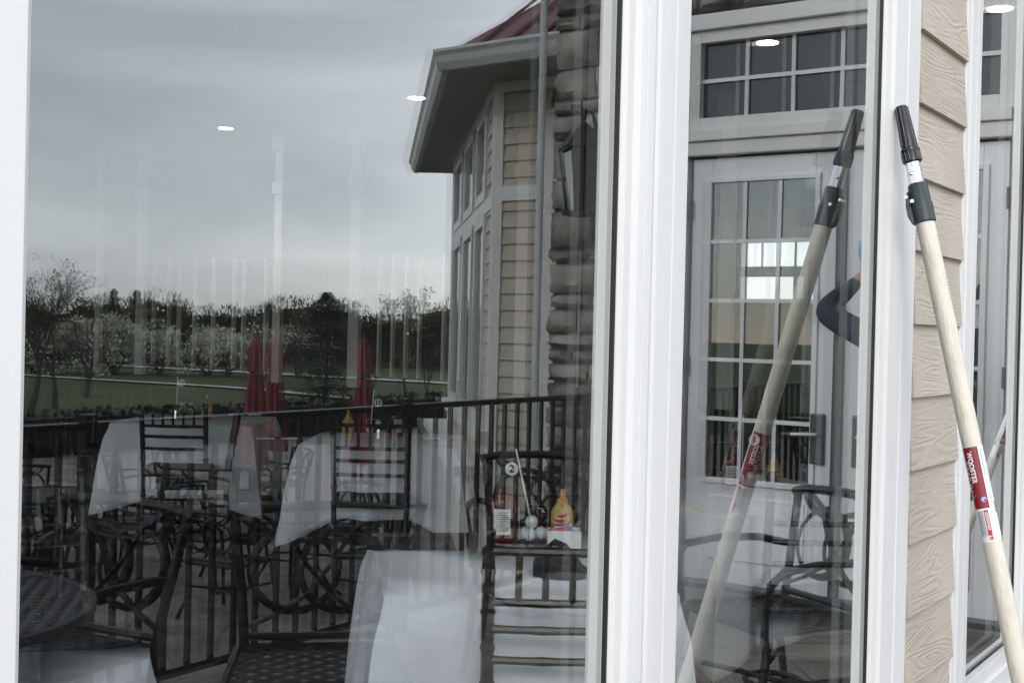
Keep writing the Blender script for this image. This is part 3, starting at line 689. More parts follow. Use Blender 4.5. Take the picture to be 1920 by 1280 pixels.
# umbrellas (closed)
def umbrella(x, y, label, seed):
    t = empty('closed_umbrella', (x, y, -.9), seed*.7, label, 'umbrella', 'closed red umbrellas on the lower patio'); t.scale = (.62, .62, .93)
    m = MB(); n = 32; prof = []; zz = [.95, 1.02, 1.2, 1.4, 1.6, 1.75, 1.9, 1.96, 1.97, 2.08, 2.2, 2.3, 2.36, 2.40]
    rb = [.20, .19, .175, .16, .145, .13, .105, .09, .15, .13, .11, .075, .04, .012]
    rnd = random.Random(seed); vs = []
    for i, (z, r) in enumerate(zip(zz, rb)):
        for k_ in range(n):
            a = 2*pi*k_/n; fold = 1+.26*cos(8*a+seed)*(1 if i < 12 else .2)+.08*sin(3*a+z*3+seed)
            dz = -.06*abs(cos(4*a)) if i == 0 else 0
            vs.append((r*fold*cos(a+.25*z), r*fold*sin(a+.25*z), z+dz))
    fs = [(i*n+k_, i*n+(k_+1) % n, (i+1)*n+(k_+1) % n, (i+1)*n+k_) for i in range(len(zz)-1) for k_ in range(n)]
    m.add(vs, fs); m.build('canopy', UMBR, t, smooth=True)
    MB().tube([(.115*cos(k_*pi/8), .115*sin(k_*pi/8), 1.93) for k_ in range(17)], .012, 6).build('strap', UPOLE, t)
    MB().tube([(0, 0, .06), (0, 0, 2.45)], .022, 10).build('pole', UPOLE, t)
    MB().lathe([(.24, 0), (.24, .05), (.2, .08), (.04, .10), (.04, .25)]).build('base', IRON, t, smooth=True)
umbrella(9.55, -9.05, 'closed red umbrella, left one of the overlapping pair beside the dark conifer', 1)
umbrella(10.75, -9.95, 'closed red umbrella, right and bright one of the overlapping pair', 2)
umbrella(10.3, -8.2, 'single closed red umbrella standing apart right of the dark conifer', 3)

# dark hedge along the far patio edge
def hedge():
    m = MB(); rnd = random.Random(3)
    for (ax, ay, bx, by) in ((-12, -17.9, 25, -17.9), (25, -17.9, 25, -10.5)):
        Ln = Vector((bx-ax, by-ay)).length; n = int(Ln/.05)
        m.box((min(ax, bx)-.25, min(ay, by)-.25, -1.0), (max(ax, bx)+.25, max(ay, by)+.25, -.26))
        for k_ in range(n*9):
            t = rnd.random(); c = Vector((ax+(bx-ax)*t+rnd.uniform(-.32, .32), ay+(by-ay)*t+rnd.uniform(-.32, .32), rnd.uniform(-.95, -.13)))
            s_ = rnd.uniform(.04, .10); u = Vector((rnd.uniform(-1, 1), rnd.uniform(-1, 1), rnd.uniform(-1, 1))).normalized()*s_; v = u.cross(Vector((rnd.uniform(-1, 1), rnd.uniform(-1, 1), rnd.uniform(-1, 1))))*1.0
            m.add([c-u, c+v, c+u, c-v], [(0, 1, 2, 3)])
    tag(m.build('hedge', HEDGE), 'low dark clipped hedge along the far edge of the patio', 'hedge')
hedge()

# ================================================================== TREES
def rv(r): return Vector((r.uniform(-1, 1), r.uniform(-1, 1), r.uniform(-1, 1)))
def grow(mb, tips, p, d, ln, r, lv, rnd, up=.15, n=5, spread=.65):
    q = p.copy(); pts = [p]; k_ = 4
    for i in range(k_): d = (d+rv(rnd)*.14+Vector((0, 0, up*.3))).normalized(); q = q+d*ln/k_; pts.append(q)
    mb.tube(pts, [r*(1-.45*i/k_) for i in range(k_+1)], n if lv > 2 else 3, cap=False)
    if lv == 0: tips.append(q); return
    for i in range(rnd.choice((2, 3, 3))):
        b = pts[rnd.choice((2, 3, 4, 4))]; nd = (d+rv(rnd)*spread+Vector((0, 0, up))).normalized()
        grow(mb, tips, b, nd, ln*rnd.uniform(.62, .82), r*.55, lv-1, rnd, up, n, spread)
def tree(name, x, y, h, label, seed, leaf=None, lcount=0, lsize=.12, trunk=.16, up=.15, lv=5, spread=.65, wide=1, group=None, cat='tree'):
    rnd = random.Random(seed); z0 = gh(x, y); t = empty(name, (x, y, z0), 0, label, cat, group)
    mb = MB(); tips = []
    for j in range(1 if wide < 1.3 else 3):
        d0 = (Vector((0, 0, 1))+rv(rnd)*(.08 if wide < 1.3 else .45)).normalized()
        grow(mb, tips, Vector((0, 0, -.2)), d0, h*.30, trunk, lv, rnd, up, 6, spread)
    zmax = max(p.z for p in tips); k_ = h/zmax
    mb.v = [(a*k_*wide, b*k_*wide, c*k_) for a, b, c in mb.v]
    mb.build('trunk', BARK, t)
    if leaf:
        m = MB()
        for _ in range(lcount):
            p = rnd.choice(tips); c = Vector((p.x*k_*wide, p.y*k_*wide, p.z*k_))+rv(rnd)*lsize*3
            u = rv(rnd).normalized()*lsize*rnd.uniform(.5, 1.2); v = u.cross(rv(rnd).normalized())
            m.add([c-u, c+v, c+u, c-v], [(0, 1, 2, 3)])
        m.build('crown', leaf, t)
    return t
def pol(ang, r):    # bearing measured at the viewer's mirror image
    a = radians(ang); return r*cos(a), .7-r*sin(a)
def bear(px): return 34.1-math.degrees(math.atan((px-960)/2350))
# big bare trees at the left
for i, (px, r, h, lb) in enumerate(((60, 82, 10.0, 'tall bare tree at the left edge, highest of all the trees'), (108, 88, 9.4, 'bare tree with fine twigs, second from the left edge'), (165, 100, 8.8, 'smaller bare tree right of the two tall ones'))):
    x, y = pol(bear(px), r); tree('bare_tree', x, y, h, lb, 20+i, BUDS, 700, .06, .20, .10, 7, .6, 1.1, 'bare trees at the left')
# flowering trees along the far path
bl = [(65, 150, 5.2), (118, 150, 5.4), (165, 155, 6.6), (215, 152, 6.5), (300, 150, 4.4), (392, 150, 5.4), (428, 146, 4.6), (520, 140, 6.2), (560, 142, 6.0)]
for i, (px, r, h) in enumerate(bl):
    x, y = pol(bear(px), r)
    where = ('first', 'second', 'third', 'fourth', 'fifth', 'sixth', 'seventh', 'eighth', 'ninth')[i]
    tree('blossom_tree', x, y, h, 'white blossoming tree before the dark woods, %s from the left' % where, 40+i, BLOS, 2600 if i in (2, 3, 5, 6) else 900, .21 if i in (2, 3, 5, 6) else .15, .16, .05, 5, .9, 1.45, 'blossoming trees before the woods')
x, y = pol(bear(765), 60); tree('blossom_tree', x, y, 5.8, 'thin young tree with sparse white blossom, just left of the bay wing', 61, BLOS, 900, .06, .10, .25, 6, .6, 1.0)
x, y = pol(bear(700), 66); tree('bare_tree', x, y, 4.6, 'small bare sapling beside the single red umbrella', 62, None, 0, .06, .08, .2, 5, .6, 1.0)
x, y = pol(bear(810), 70); tree('bare_tree', x, y, 4.2, 'small bare sapling close against the bay wing', 63, None, 0, .06, .08, .2, 5, .6, 1.0)
def conifer(px, r, h, w, label, seed):
    rnd = random.Random(seed); x, y = pol(bear(px), r); t = empty('pine_tree', (x, y, gh(x, y)), 0, label, 'tree')
    MB().tube([(0, 0, -.2), (0, 0, h*.9)], [.2, .05], 8).build('trunk', BARK, t)
    m = MB()
    for _ in range(9000):
        z = h*(.05+.95*rnd.random()**.8); f_ = 1-z/h; rad = w*(min(1, f_*2.6)**.6)*sqrt(rnd.random())*(1+.25*sin(z*5+seed)); a = rnd.uniform(0, 2*pi)
        rad *= 1+.22*sin(a*3+z*1.7)
        c = Vector((rad*cos(a), rad*sin(a), z-.12*rad)); u = Vector((cos(a), sin(a), rnd.uniform(-.3, .35)))*rnd.uniform(.10, .32); v = Vector((-sin(a), cos(a), rnd.uniform(-.3, .3)))*rnd.uniform(.05, .13)
        m.add([c-u*.4, c+v, c+u, c-v], [(0, 1, 2, 3)])
    m.build('crown', CONI, t)
conifer(612, 86, 7.9, 2.2, 'broad dark pine tree standing on the grass left of the single red umbrella', 4)
conifer(213, 205, 10.9, 1.5, 'far pine top poking above the woods, left of the two', 5)
conifer(256, 205, 10.8, 1.5, 'far pine top poking above the woods, right of the two', 6)
# the far woods: one mass
def woods():
    rnd = random.Random(11); m = MB()
    for i in range(260):
        ang = rnd.uniform(28, 62); r = rnd.uniform(172, 225); x, y = pol(ang, r); g = gh(x, y)
        h = rnd.uniform(7.2, 9.6)+(r-172)*.022+ .9*sin(ang*.9)+.5*sin(ang*2.3)
        if rnd.random() < .5: m.tube([(x, y, g-.3), (x+rnd.uniform(-.4, .4), y, g+h*.9)], [.22, .04], 4, cap=False, mi=1)
        w = rnd.uniform(1.8, 3.2); mi = 2 if rnd.random() < .16 else 0
        for _ in range(210):
            zz = rnd.random()**.75; a = rnd.uniform(0, 2*pi); q = w*sqrt(rnd.random())*(1.0 if zz < .6 else 1.0-(zz-.6)*1.6)
            c = Vector((x+q*cos(a), y+q*sin(a), g+h*zz)); up_ = zz > .8
            s_ = rnd.uniform(.10, .3) if up_ else rnd.uniform(.25, .75); u = rv(rnd).normalized()*s_; v = u.cross(rv(rnd).normalized())*(.35 if up_ else .8)
            if up_: u.z = abs(u.z)+s_
            m.add([c-u, c+v, c+u, c-v], [(0, 1, 2, 3)], mi)
    o = m.build('woodland', [WOODS, BARK, BUDS])
    tag(o, 'dense dark belt of bare woods along the far horizon', 'woods', kind='stuff')
woods()

# ================================================================== DINING ROOM
def make_chiavari(w=.40):
    t = empty('dining_chair'); hw = w/2
    def node_tube(p0, p1, r, n=14, bumps=4):
        m = MB(); p0 = Vector(p0); p1 = Vector(p1); pts = []; rs = []
        for i in range(n*3+1):
            u = i/(n*3); pts.append(p0.lerp(p1, u)); ph = (u*bumps) % 1; rs.append(r*(1.22 if ph < .09 or ph > .93 else 1))
        m.tube(pts, rs, 10); return m
    for s_ in (-1, 1):
        o = node_tube((s_*hw, -.22, 0), (s_*hw*1.02, -.20, .44), .0155, bumps=3); m2 = node_tube((s_*hw*1.02, -.20, .44), (s_*hw*1.05, -.27, .925), .0165, bumps=5)
        o.add(m2.v, m2.f); o.sphere((s_*hw*1.05, -.272, .93), .0175, 10, 6); o.build('leg', CHI, t, smooth=True)
        node_tube((s_*(hw+.01), .19, 0), (s_*(hw+.01), .19, .44), .0155, bumps=4).build('leg', CHI, t, smooth=True)
    def by(z): return -.20-(z-.44)*.145
    for z, r in ((.885, .0115), (.755, .0105), (.685, .0105), (.605, .0105)):
        m = MB(); pts = [(-hw*1.03+w*1.03*k_/12, by(z)-.018*sin(pi*k_/12), z) for k_ in range(13)]
        m.tube(pts, [r*(1.15 if k_ % 4 == 0 else 1) for k_ in range(13)], 8).build('cross_rail', CHI, t, smooth=True)
    for k_ in range(1, 6):
        x = -hw+w*k_/6; b_ = -.018*sin(pi*k_/6)
        MB().tube([(x, by(.755)+b_, .755), (x, by(.82)+b_, .82), (x, by(.885)+b_, .885)], [.0095, .0088, .0095], 8).build('spindle', CHI, t, smooth=True)
    m = MB().box((-hw-.01, -.21, .415), (hw+.01, .21, .445)); m.build('seat', CHI, t, bevel=.012)
    m = MB().box((-hw-.012, -.205, .446), (hw+.012, .215, .492)); o = m.build('cushion', CUSH, t, bevel=.02)
    m = MB()
    for z in (.12, .24): 
        m.tube([(-hw, .19, z), (hw, .19, z)], .009, 8); m.tube([(-hw, -.21, z+.03), (hw, -.21, z+.03)], .009, 8)
        for s_ in (-1, 1): m.tube([(s_*hw, .19, z+.02), (s_*hw, -.21, z+.02)], .009, 8)
    m.build('stretcher', CHI, t)
    return t
DC = make_chiavari(); dc_used = [False]
DIAG = face(cos(yaw), sin(yaw))
def dchair(x, y, rz, label):
    o = DC if not dc_used[0] else copy_tree(DC); dc_used[0] = True
    o.location = (x, y, 0); o.rotation_euler = (0, 0, rz); o['label'] = label; o['category'] = 'dining chair'; o['group'] = 'dark bamboo dining chairs'
def back_at(lx, ly, rx, ry):      # place from the tops of the two back posts
    c = Vector(((lx+rx)/2, (ly+ry)/2)); d = Vector((rx-lx, ry-ly)).normalized(); f_ = Vector((-d.y, d.x))   # facing: left of (left->right)
    c = c+f_*.27; return c.x, c.y, face(f_.x, f_.y)
dchair(*back_at(2.535, 1.065, 2.535+.41*.60, 1.065-.41*.80), 'dark bamboo dining chair with spindled back right up against the white clothed front table')
dchair(*back_at(5.217, 3.985, 5.42, 3.684), 'dark bamboo dining chair drawn up before the table with flag 11')
dchair(*back_at(5.399, 5.854, 5.633, 5.51), 'dark bamboo dining chair drawn up before the table with flag 12')
dchair(*back_at(4.50, 1.99, 4.18, 2.26)[:2], back_at(4.50, 1.99, 4.18, 2.26)[2], 'dark bamboo dining chair on the far side of the front table behind the ketchup')
dchair(*back_at(4.273, 1.04, 4.52, .72), 'dark bamboo dining chair in the narrow window, before the table with flag 1')
dchair(*back_at(6.05, 1.70, 5.72, 2.03), 'dark bamboo dining chair behind the table with flag 1')
dchair(*back_at(6.0, 7.55, 5.80, 7.20), 'dark bamboo dining chair at far left, its back turned askew to the dark post')
dchair(*back_at(3.72, 4.98, 4.02, 4.80), 'dark bamboo dining chair at the left edge of the window')
dchair(*back_at(5.40, 4.95, 5.72, 5.30), 'dark bamboo dining chair seen side on between the tables with flags 12 and 11')
dchair(*back_at(6.5, 7.10, 6.25, 7.40), 'dark bamboo dining chair behind the table with flag 12')
dchair(2.40, 2.62, face(-.25, -1), 'dark bamboo dining chair standing alone left of the front table, near the glass')

def table(A, u, v, a, b, label, drop=.44, seed=0, cdrop=.62, ccone=.05):
    # A = near-left corner, u along the near edge, v away
    c = A+u*a/2+v*b/2; rz = atan2(u.y, u.x)
    t = empty('dining_table', (c.x, c.y, 0), rz, 'square pedestal table under ' + label, 'table', 'pedestal dining tables')
    MB().box((-a/2+.01, -b/2+.01, .70), (a/2-.01, b/2-.01, .738)).build('tabletop', CHI, t)
    MB().tube([(0, 0, .03), (0, 0, .70)], .04, 10).build('pedestal', IRON, t)
    m = MB()
    for k_ in range(4): m.tube([(0, 0, .05), (.28*cos(k_*pi/2+pi/4), .28*sin(k_*pi/2+pi/4), .02)], .022, 8)
    m.build('foot', IRON, t)
    # cloth
    rnd = random.Random(seed); per = []; n = 22; r = .03; zt = .745
    cs = [(a/2, -b/2), (a/2, b/2), (-a/2, b/2), (-a/2, -b/2)]
    for i in range(4):
        p, q = Vector(cs[i]), Vector(cs[(i+1) % 4]); d = (q-p).normalized(); nn = Vector((d.y, -d.x))
        for k_ in range(n):
            s_ = k_/n; per.append((p.lerp(q, s_), nn, s_, i))
    vs = []; N_ = len(per); rows = 20
    ph = rnd.uniform(0, 6)
    for j in range(rows+1):
        h_ = (j/rows)**1.5
        for k_, (p, nn, s_, i) in enumerate(per):
            e_ = min(s_, 1-s_); corner = max(0, 1-e_/.30)
            prev = per[(k_-1) % N_][1]; nc = nn
            cc = Vector((p.x, p.y)).normalized()
            nrm = (nn*(1-corner*.75)+cc*corner*.75).normalized() if e_ < .3 else nn
            if s_ == 0: nrm = cc
            dr = drop+(cdrop-drop)*corner**1.4
            wav = (.034*sin(k_*.57+ph+h_*.8)+.014*sin(k_*1.31+2*ph)+.010*sin(k_*.9-h_*5))*h_**.9
            cone = corner*ccone*h_*(1 if e_ > .0 else 1)
            out = .006+r*(1-cos(min(1, h_*7)*pi/2))*.8 + .035*h_ + wav + cone + (-.05*h_*math.exp(-((e_-.16)/.06)**2))
            z = zt - (dr*h_ + r*.3*min(1, h_*7))
            vs.append((p.x+nrm.x*out, p.y+nrm.y*out, z))
    fs = [(j*N_+k_, j*N_+(k_+1) % N_, (j+1)*N_+(k_+1) % N_, (j+1)*N_+k_) for j in range(rows) for k_ in range(N_)]
    fs = [f[::-1] for f in fs]
    m = MB(); m.add(vs, fs); m.add([vs[k_] for k_ in range(N_)], [tuple(range(N_))])
    o = m.build('tablecloth', CLOTH, smooth=True, ang=50); o.location = (c.x, c.y, 0); o.rotation_euler = (0, 0, rz)
    sm = o.modifiers.new('s', 'SOLIDIFY'); sm.thickness = .002
    tag(o, label, 'tablecloth', 'white tablecloths'); return c, rz
UD = Vector((.67, -.742)); VD = Vector((.742, .67))
table(Vector((2.49, 1.34)), Vector((.674, -.739)), Vector((.717, .697)), .77, .98, 'white tablecloth on the front table with the flag 2 holder', seed=1, drop=.50, cdrop=.72)
table(Vector((1.07, .66))+Vector((-.53, .48)), Vector((.745, -.667)), Vector((.69, .724)), .72, 1.0, 'white tablecloth corner at the bottom left of the large window', seed=2)
table(Vector((5.27, 4.33)), Vector((.56, -.83)), Vector((.83, .56)), .90, .95, 'white tablecloth with long hanging corner on the table with flag 11', seed=3, drop=.40, cdrop=.56)
table(Vector((5.48, 6.26)), Vector((.56, -.83)), Vector((.83, .56)), .94, .90, 'white tablecloth on the table with flag 12', seed=4, drop=.50, cdrop=.60)
table(Vector((4.25, 1.40)), Vector((.80, -.60)), Vector((.80, .60)), .95, 1.15, 'white tablecloth in the narrow window under flag 1', seed=5, drop=.45, cdrop=.6)

ZT = .748
def bottle_ketchup(x, y, rz, label):
    t = empty('ketchup_bottle', (x, y, ZT), rz, label, 'ketchup bottle', 'red ketchup bottles')
    prof = [(.034, 0), (.0395, .006), (.040, .03), (.036, .05), (.035, .07), (.0365, .095), (.040, .11), (.0395, .13), (.034, .142), (.02, .15), (.016, .152)]
    MB().lathe(prof, n=28, sx=1.12, sy=.72).build('bottle', KETCH, t, smooth=True)
    # stands on its cap
    vs = [((-.03+.044*u), -.0315 - .0*u, .024+.082*v) for v in (0, 1) for u in (0, 1)]
    lb = MB(); nn = 8
    def surf(u, z, o=.0008):
        a = radians(-90+u); z_ = z; r = .0375+ (.003 if z < .04 or z > .105 else 0); return ((r*1.12+o)*cos(a), (r*.72+o)*sin(a), z_)
    g = [surf(-44+72*i/nn, z, .0022) for z in (.026, .045, .065, .085, .108) for i in range(nn+1)]
    lb.add(g, [(j*(nn+1)+i, j*(nn+1)+i+1, (j+1)*(nn+1)+i+1, (j+1)*(nn+1)+i) for j in range(4) for i in range(nn)])
    L_ = lb.build('label', WHTLB, t)
    tx, tf_ = text_mb('HEINZ', .011, .0003); m = MB(); m.add([surf(-8+(p.x/.040)*57.3, .098+p.y, .0034) for p in tx], tf_)
    for k_ in range(9):
        z = .088-.0062*k_; a0, a1 = -36, (20 if k_ % 3 else 12)
        m.add([surf(a0+(a1-a0)*i/6, zz, .0032) for zz in (z, z+.0022) for i in range(7)], [(i, i+1, i+8, i+7) for i in range(6)])
    m.build('lettering', INK, L_)
    return t
def bottle_mustard(x, y, rz, label):
    t = empty('mustard_bottle', (x, y, ZT), rz, label, 'mustard bottle', 'yellow mustard bottles')
    prof = [(.028, 0), (.032, .006), (.032, .02), (.034, .06), (.034, .085), (.030, .102), (.020, .115), (.0165, .118)]
    MB().lathe(prof, n=26, sx=1.12, sy=.75).build('bottle', MUST, t, smooth=True)
    MB().lathe([(.0175, .117), (.0175, .135), (.011, .138), (.009, .155), (.0075, .166), (.003, .168)], n=20).build('cap', MUSTCAP, t, smooth=True)
    def surf(u, z, o): a = radians(-90+u); return ((.034*1.12+o)*cos(a), (.034*.75+o)*sin(a), z)
    m = MB(); sh = [(-34, .066), (-20, .063), (0, .060), (20, .066), (30, .074), (24, .080), (30, .090), (10, .086), (-10, .085), (-30, .082), (-26, .074)]
    c = [surf(u, z, .002) for u, z in sh]; m.add([surf(0, .074, .002)]+c, [(0, i+1, (i+1) % len(c)+1) for i in range(len(c))])
    f_ = m.build('label', REDINK, t)
    tx, tf_ = text_mb("French's", .0125, .0002, .2); m = MB(); m.add([surf(p.x/.036*57.3, .0745+p.y, .0034) for p in tx], tf_); m.build('lettering', WHTLB, f_)
    m = MB(); m.add([surf(u, z, .002) for z in (.036, .048) for u in (-14, -7, 0, 7, 14)], [(i, i+1, i+6, i+5) for i in range(4)]); m.build('small_label', INK, t)
    return t
def flag(x, y, h, txt, rz, label, lean=(0, 0), tri=False, disc=.026, fh=.09, fw=.105, dz=0, dx=.045):
    t = empty('table_flag', (x, y, ZT), rz, label, 'table number flag', 'numbered golf flags on the tables')
    top = Vector((lean[0], lean[1], h)); MB().tube([(0, 0, .02), top], .0034, 8).build('flag_stick', WHTLB, t)
    # flag cloth: quarter shape hanging from the stick, bulging
    pts = [(0, 0), (.35, -.02), (.62, -.14), (.82, -.36), (.93, -.62), (1, -1), (.5, -1.03), (0, -1)]
    if tri: pts = [(0, 0), (.28, -.22), (.52, -.5), (.78, -.8), (.9, -1), (.4, -1.02), (0, -1)]
    def at(u, w_, o): 
        s_ = 1+w_*fh/h; b = Vector((lean[0]*s_, lean[1]*s_, h+w_*fh)); return (b.x+u*fw, b.y+.01*u+o, b.z)
    n = len(pts); m = MB(); m.add([at(u, w_, -.0015) for u, w_ in pts]+[at(u, w_, .0015) for u, w_ in pts], [tuple(range(n-1, -1, -1)), tuple(range(n, 2*n))]+[(i, (i+1) % n, n+(i+1) % n, n+i) for i in range(n)])
    f_ = m.build('flag', FLAG, t)
    cu, cw = dx/fw, -.60+dz; c = Vector(at(cu, cw, -.004))
    yo = lambda x: .01*x/fw
    m = MB(); m.add([c]+[c+Vector((disc*cos(k_*pi/14), yo(disc*cos(k_*pi/14)), disc*sin(k_*pi/14))) for k_ in range(28)], [(0, i+1, (i+1) % 28+1) for i in range(28)])
    m.build('number_disc', WHTLB, f_)
    tx, tf_ = text_mb(txt, disc*1.55, disc*.06, 0, .85); m = MB(); m.add([c+Vector((p.x, yo(p.x)-.003, p.y)) for p in tx], tf_); m.build('numeral', INK, f_)
    return t
def balls(x, y, pts, label):
    for i, (a, b, c_) in enumerate(pts):
        o = MB().sphere((0, 0, 0), .0214, 24, 14).build('golf_ball', BALLM, smooth=True); o.location = (x+a, y+b, ZT+c_)
        tag(o, label[i], 'golf ball', 'golf balls in the table holders')
RV = Vector((cos(yaw-pi/2), sin(yaw-pi/2)))    # along the near edges of the tables
FR = face(FW := cos(yaw), sin(yaw))
bottle_ketchup(3.345, 1.585, FR+.18, 'large red ketchup bottle left of the golf balls beside flag 2')
bottle_mustard(3.50, 1.455, FR-.12, 'yellow mustard bottle right of the golf balls beside flag 2')
c0 = Vector((3.405, 1.505))
def holder(x, y, label, s_=1):
    m = MB()
    m.tube([(.05*s_*cos(k_*pi/12), .05*s_*sin(k_*pi/12), .115) for k_ in range(25)], .0016, 6); m.tube([(.046*s_*cos(k_*pi/12), .046*s_*sin(k_*pi/12), .004) for k_ in range(25)], .0016, 6)
    for k_ in range(4): a = k_*pi/2+.3; m.tube([(.05*s_*cos(a), .05*s_*sin(a), .115), (.046*s_*cos(a), .046*s_*sin(a), .004)], .0014, 6)
    o = m.build('wire_caddy', CHROME); o.location = (x, y, ZT); tag(o, label, 'wire caddy', 'wire caddies holding golf balls')
holder(c0.x, c0.y, 'thin chrome wire caddy round the golf balls beside flag 2')
balls(c0.x, c0.y, ((-.021, .0, .026), (.018, -.018, .028), (-.008, .002, .066), (.012, .030, .026)),
      ('front left golf ball beside flag 2', 'right golf ball beside flag 2, next to the mustard', 'topmost golf ball beside flag 2, at the foot of the stick', 'golf ball hidden behind the others beside flag 2'))
flag(c0.x+.006, c0.y, .30, '2', FR, 'black golf flag with a round white 2 leaning over the ketchup', lean=(-.066, 0), fh=.12, fw=-.085, dx=-.026, dz=.05, disc=.0215)
# paper box with sachets
bx = empty('sachet_box', (3.36, 1.36, ZT), FR, 'open white box of sugar sachets on the front table', 'box')
MB().box((-.052, -.04, 0), (.052, -.037, .062)).box((-.052, .037, 0), (.052, .04, .062)).box((-.052, -.037, 0), (-.049, .037, .062)).box((.049, -.037, 0), (.052, .037, .062)).box((-.049, -.037, 0), (.049, .037, .004)).build('box', WHTLB, bx)
for i in range(7):
    m = MB().box((-.04, -.0015, 0), (.028, .0015, .05)); q = m.build('sachet', (REDINK, BLUEC, WHTLB)[i % 3], bx); q.location = (-.002+.004*(i % 3), -.03+.01*i, .022); q.rotation_euler = (radians(-14+6*(i % 3)), radians(-12+7*(i % 4)), .1*i)
o = MB().lathe([(.026, 0), (.03, .006), (.03, .018), (.026, .022), (.004, .023)], n=20, sx=1.3).build('butter_dish', WHTLB, smooth=True); o.location = (3.18, 1.42, ZT); tag(o, 'small low white dish behind the chair rail on the front table', 'dish')
# dark padded case + folded black napkin on the front table
m = MB(); q = 20
for i in range(1): m.tube([(-.165+.33*k_/q, .004*sin(k_*.9), .022+.002*sin(k_*1.3)) for k_ in range(q+1)], [.012 if k_ in (0, q) else .022+.0025*sin(k_*.8) for k_ in range(q+1)], 10, flat=(1.25, .9))
o = m.build('eyeglass_case', BLKCL, smooth=True); o.location = (3.03, 1.70, ZT); o.rotation_euler = (0, 0, atan2(-.71, .70)); tag(o, 'long dark padded case lying across the front table, left of the chair', 'case')
m = MB(); vs = []; n = 24
for j, (r_, z_) in enumerate(((.070, 0), (.074, .012), (.062, .05), (.040, .082), (.012, .095))):
    for k_ in range(n): a = 2*pi*k_/n; vs.append((r_*cos(a)*(1.0)-.03*z_/.095, r_*.62*sin(a), z_+.012*cos(a)*(j > 0)))
m.add(vs, [(j*n+k_, j*n+(k_+1) % n, (j+1)*n+(k_+1) % n, (j+1)*n+k_) for j in range(4) for k_ in range(n)]+[tuple(4*n+k_ for k_ in range(n))])
m.tube([(.06, -.01, .03), (.09, -.012, .014), (.12, -.015, .006)], [.022, .014, .004], 8, flat=(1, .5))
o = m.build('napkin', BLKCL, smooth=True); o.location = (2.97, 1.13, ZT); o.rotation_euler = (0, 0, FR-.2); tag(o, 'folded black napkin standing on the front table behind the chair spindles', 'napkin')
# table 11
c = Vector((5.93, 4.33))
bottle_mustard(c.x-.09, c.y+.13, FR, 'yellow mustard bottle left of flag 11')
bottle_ketchup(c.x+.20, c.y-.02, FR+.5, 'dark red ketchup bottle right of flag 11')
flag(c.x, c.y+.03, .30, '11', FR, 'dark green golf flag with a white 11', lean=(.02, 0), tri=True, fh=.15, fw=.10, dx=.032, disc=.026, dz=.05)
holder(c.x, c.y, 'chrome wire caddy at the foot of flag 11')
balls(c.x, c.y, ((-.02, .01, .05), (.02, -.02, .09)), ('lower golf ball under flag 11', 'upper golf ball under flag 11'))
def shaker(x, y, label):
    o = MB().lathe([(.02, 0), (.021, .01), (.014, .05), (.015, .06), (.012, .07), (.002, .076)], n=16).build('pepper_shaker', CHROME, smooth=True); o.location = (x, y, ZT); tag(o, label, 'shaker')
shaker(c.x-.09, c.y-.12, 'small chrome shaker in front of the golf balls of flag 11')
def cutlery(x, y, rz, label):
    m = MB().box((-.12, -.028, 0), (.12, .028, .012)); o = m.build('napkin_roll', WHTLB, bevel=.006); o.location = (x, y, ZT); o.rotation_euler = (0, 0, rz); tag(o, label, 'napkin roll', 'rolled white napkins')
    MB().box((-.018, -.030, -.001), (.018, .030, .014)).build('paper_band', INK, o)
cutlery(5.42, 4.65, -.65, 'rolled white napkin at the left of the flag 11 table'); cutlery(6.2, 4.0, -.65, 'rolled white napkin at the right of the flag 11 table')
cutlery(5.95, 6.35, -.65, 'rolled white napkin at the left of the flag 12 table'); cutlery(6.65, 6.2, -.65, 'rolled white napkin at the right of the flag 12 table')
# table 12
c = Vector((6.10, 6.22))
flag(c.x-.06, c.y+.03, .30, '12', FR, 'dark green golf flag with a white 12', fh=.13, fw=.13, dx=.028, disc=.026, dz=.25)
bottle_mustard(c.x+.12, c.y-.08, FR, 'yellow mustard bottle right of flag 12')
holder(c.x-.01, c.y-.01, 'chrome wire caddy at the foot of flag 12')
balls(c.x, c.y, ((-.03, .01, .09), (.02, -.02, .09)), ('left golf ball under flag 12', 'right golf ball under flag 12'))
shaker(c.x-.11, c.y-.02, 'small chrome shaker left of the golf balls of flag 12')
# table 1
c = Vector((5.18, 1.50))
bottle_ketchup(c.x-.02, c.y+.10, FR+.1, 'red ketchup bottle in the narrow window under flag 1')
flag(c.x+.05, c.y+.08, .33, '1', FR, 'black golf flag with a white 1 in the narrow window', fh=.17, fw=.12, dx=.05, disc=.026, dz=-.05)
bottle_mustard(c.x+.10, c.y-.05, FR, 'yellow mustard bottle in the narrow window beside flag 1')
holder(c.x+.05, c.y+.02, 'chrome wire caddy at the foot of flag 1')
balls(c.x+.05, c.y+.02, ((-.02, .01, .06), (.02, -.01, .05)), ('left golf ball under flag 1', 'right golf ball under flag 1'))
m = MB(); m.add([(-.07, -.02, 0), (-.01, -.035, .03), (.06, -.02, .004), (.07, .03, .016), (.0, .04, .045), (-.05, .03, .02), (0, 0, .05)], [(0, 1, 6), (1, 2, 6), (2, 3, 6), (3, 4, 6), (4, 5, 6), (5, 0, 6), (0, 5, 4, 3, 2, 1)])
o = m.build('crumpled_napkin', NAPK); o.location = (4.35, 1.42, ZT); o.rotation_euler = (0, 0, FR); tag(o, 'crumpled cream napkin on the cloth in the narrow window', 'napkin')

